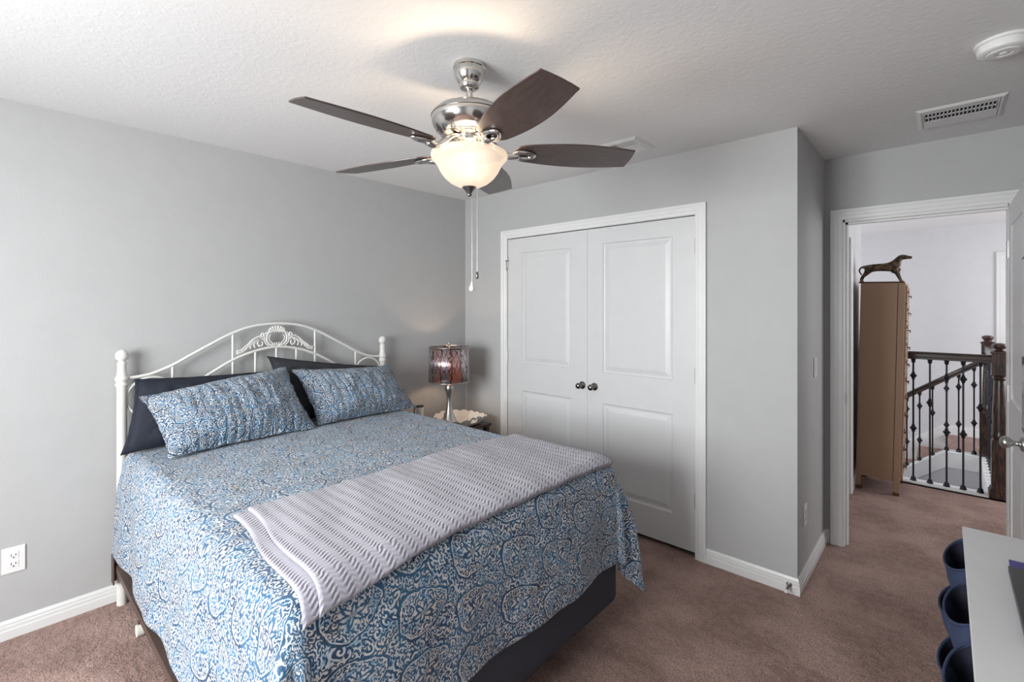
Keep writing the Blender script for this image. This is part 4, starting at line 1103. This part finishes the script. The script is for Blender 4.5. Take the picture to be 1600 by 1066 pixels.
for sgy in (1, -1):
    bm = bmesh.new(); c = P(1010, 225, sgy * 0.017); ball(bm, (c[0], c[1], c[2] - 0.004), 0.014, 12, (0.8, 0.35, 1.2)); obj('ear', bm, M['bronze'], dog, local=True, smooth='all')
    bm = bmesh.new(); c = P(1120, 198, sgy * 0.0145); ball(bm, c, 0.003, 8); obj('eye', bm, M['bronze'], dog, local=True, smooth='all')
bm = bmesh.new(); tube(bm, [(P(985, 300)[0] + 0.023 * math.cos(a) * 0.9 + 0.004, 0.022 * math.sin(a), P(985, 300)[2] + 0.012 * math.cos(a)) for a in [2 * PI * k / 24 for k in range(24)]], 0.003, 6, True)
obj('collar', bm, M['bronze'], dog, local=True, smooth='all')
obj('plinth', B((P(175, 0)[0], P(1130, 0)[0], -0.040, 0.040, 0.0, 0.0105)), M['rust'], dog, local=True, bevel=0.001)
dog.rotation_euler = (0, R(1.25), 0)

# ------------------------------------------------------------------ bin organiser, television
og = empty('toy_organiser', (3.31, -1.10, 0), 'white bin organiser unit with navy fabric bins against the right wall', 'storage unit')
OX0, OX1, OY0, OY1, OZ = 3.182, 3.435, -1.68, -0.597, 0.752
obj('top_panel', B((OX0, OX1, OY0, OY1, OZ - 0.020, OZ)), M['whitefurn'], og, bevel=0.002)
for y in (OY0, OY1 - 0.016): obj('side_panel', B((OX0 + 0.004, OX1, y, y + 0.016, 0, OZ - 0.020)), M['whitefurn'], og, bevel=0.001)
obj('back_panel', B((OX1 - 0.012, OX1, OY0 + 0.016, OY1 - 0.016, 0.02, OZ - 0.020)), M['whitefurn'], og)
for z in (0.055, 0.22, 0.385, 0.55): 
    obj('shelf', B((OX0 + 0.02, OX1 - 0.012, OY0 + 0.016, OY1 - 0.016, z - 0.006, z + 0.006)), M['whitefurn'], og)
def fabric_bin(yc, wy, zt_, hgt, depth, prot, label):
    e = empty('fabric_bin', (OX0, yc, zt_ - hgt), label, 'storage bin', 'navy fabric bins in the white organiser')
    def outline(kx, kw, n=36):
        pts = []
        for k in range(n):
            a = 2 * PI * k / n; c, s_ = math.cos(a), math.sin(a)
            rx = (abs(c) ** 2.05 + abs(s_) ** 2.05) ** (-1 / 2.05) if c < 0 else (abs(c) ** 3 + abs(s_) ** 3) ** (-1 / 3)
            x = c * rx; y = s_ * rx
            X = (-prot * kx * (-x)) if x < 0 else x * depth
            pts.append((X if x >= 0 else x * prot * kx, y * wy / 2 * kw))
        return pts
    bm = bmesh.new(); rings = []
    for kx, kw, z in ((0.45, 0.80, 0.0), (0.55, 0.84, 0.02), (0.85, 0.93, hgt * 0.55), (1.0, 1.0, hgt)):
        rings.append([bm.verts.new((x, y, z - 0.03 * max(0, -x) / prot * (z / hgt))) for x, y in outline(kx, kw)])
    for A, Bq in zip(rings[:-1], rings[1:]):
        for k in range(36): bm.faces.new([A[k], A[(k + 1) % 36], Bq[(k + 1) % 36], Bq[k]])
    bm.faces.new(rings[0])
    o = obj('bin_wall', bm, M['binfab'], e, local=True, smooth='all'); so = o.modifiers.new('t', 'SOLIDIFY'); so.thickness = 0.003; so.offset = -1
    bm = bmesh.new(); rings = []
    for kx, kw, z in ((0.47, 0.78, 0.008), (0.83, 0.91, hgt * 0.55), (0.96, 0.975, hgt - 0.004)):
        rings.append([bm.verts.new((x * 0.97, y * 0.97, z - 0.03 * max(0, -x) / prot * (z / hgt))) for x, y in outline(kx, kw)])
    for A, Bq in zip(rings[:-1], rings[1:]):
        for k in range(36): bm.faces.new([A[k], A[(k + 1) % 36], Bq[(k + 1) % 36], Bq[k]])
    bm.faces.new(rings[0])
    obj('lining', bm, M['bininner'], e, local=True, smooth='all')
    bm = bmesh.new(); tube(bm, [(x, y, hgt - 0.03 * max(0, -x) / prot) for x, y in outline(1.0, 1.0)], 0.0035, 8, True)
    obj('rim', bm, M['binfab'], e, local=True, smooth='all')
for i, (yc, wy) in enumerate(((-0.740, 0.25), (-1.075, 0.25), (-1.41, 0.25))):
    for j, (z, prot) in enumerate(((0.712, 0.046), (0.565, 0.058))):
        if i == 2 and j == 1: continue
        row = ('top row', 'second row')[j]
        fabric_bin(yc, wy, z, 0.145, 0.20, prot, 'navy fabric bin, %s of the white organiser, %s' % (row, ('end by the door', 'middle bin', 'end away from the door')[i]))
lp = empty('laptop', (3.345, -1.13, OZ), 'closed dark grey laptop lying on the white organiser', 'laptop')
obj('base', B((3.268, 3.432, -1.30, -0.925, OZ + 0.012, OZ + 0.022)), M['laptop'], lp, bevel=0.003)
obj('lid', B((3.268, 3.432, -1.30, -0.925, OZ + 0.023, OZ + 0.030)), M['laptop'], lp, bevel=0.003)
bk = obj('folder', B((3.276, 3.428, -1.24, -0.83, OZ + 0.0005, OZ + 0.0118)), M['bluecover'], bevel=0.001); tag(bk, 'blue violet folder under the dark laptop on the white organiser', 'folder')
tv = empty('television', (3.356, -1.0, 1.40), 'dark flat television on the right wall at the photo edge', 'television')
obj('screen_panel', B((-0.020, 0.012, -0.56, 0.575, -0.33, 0.275)), M['laptop'], tv, local=True, bevel=0.004)
obj('screen', B((-0.0215, -0.0195, -0.545, 0.560, -0.31, 0.262)), M['screen'], tv, local=True)
obj('wall_bracket', B((0.012, 0.093, -0.12, 0.12, -0.15, 0.15)), M['laptop'], tv, local=True)
tv.rotation_euler = (0, 0, 0)
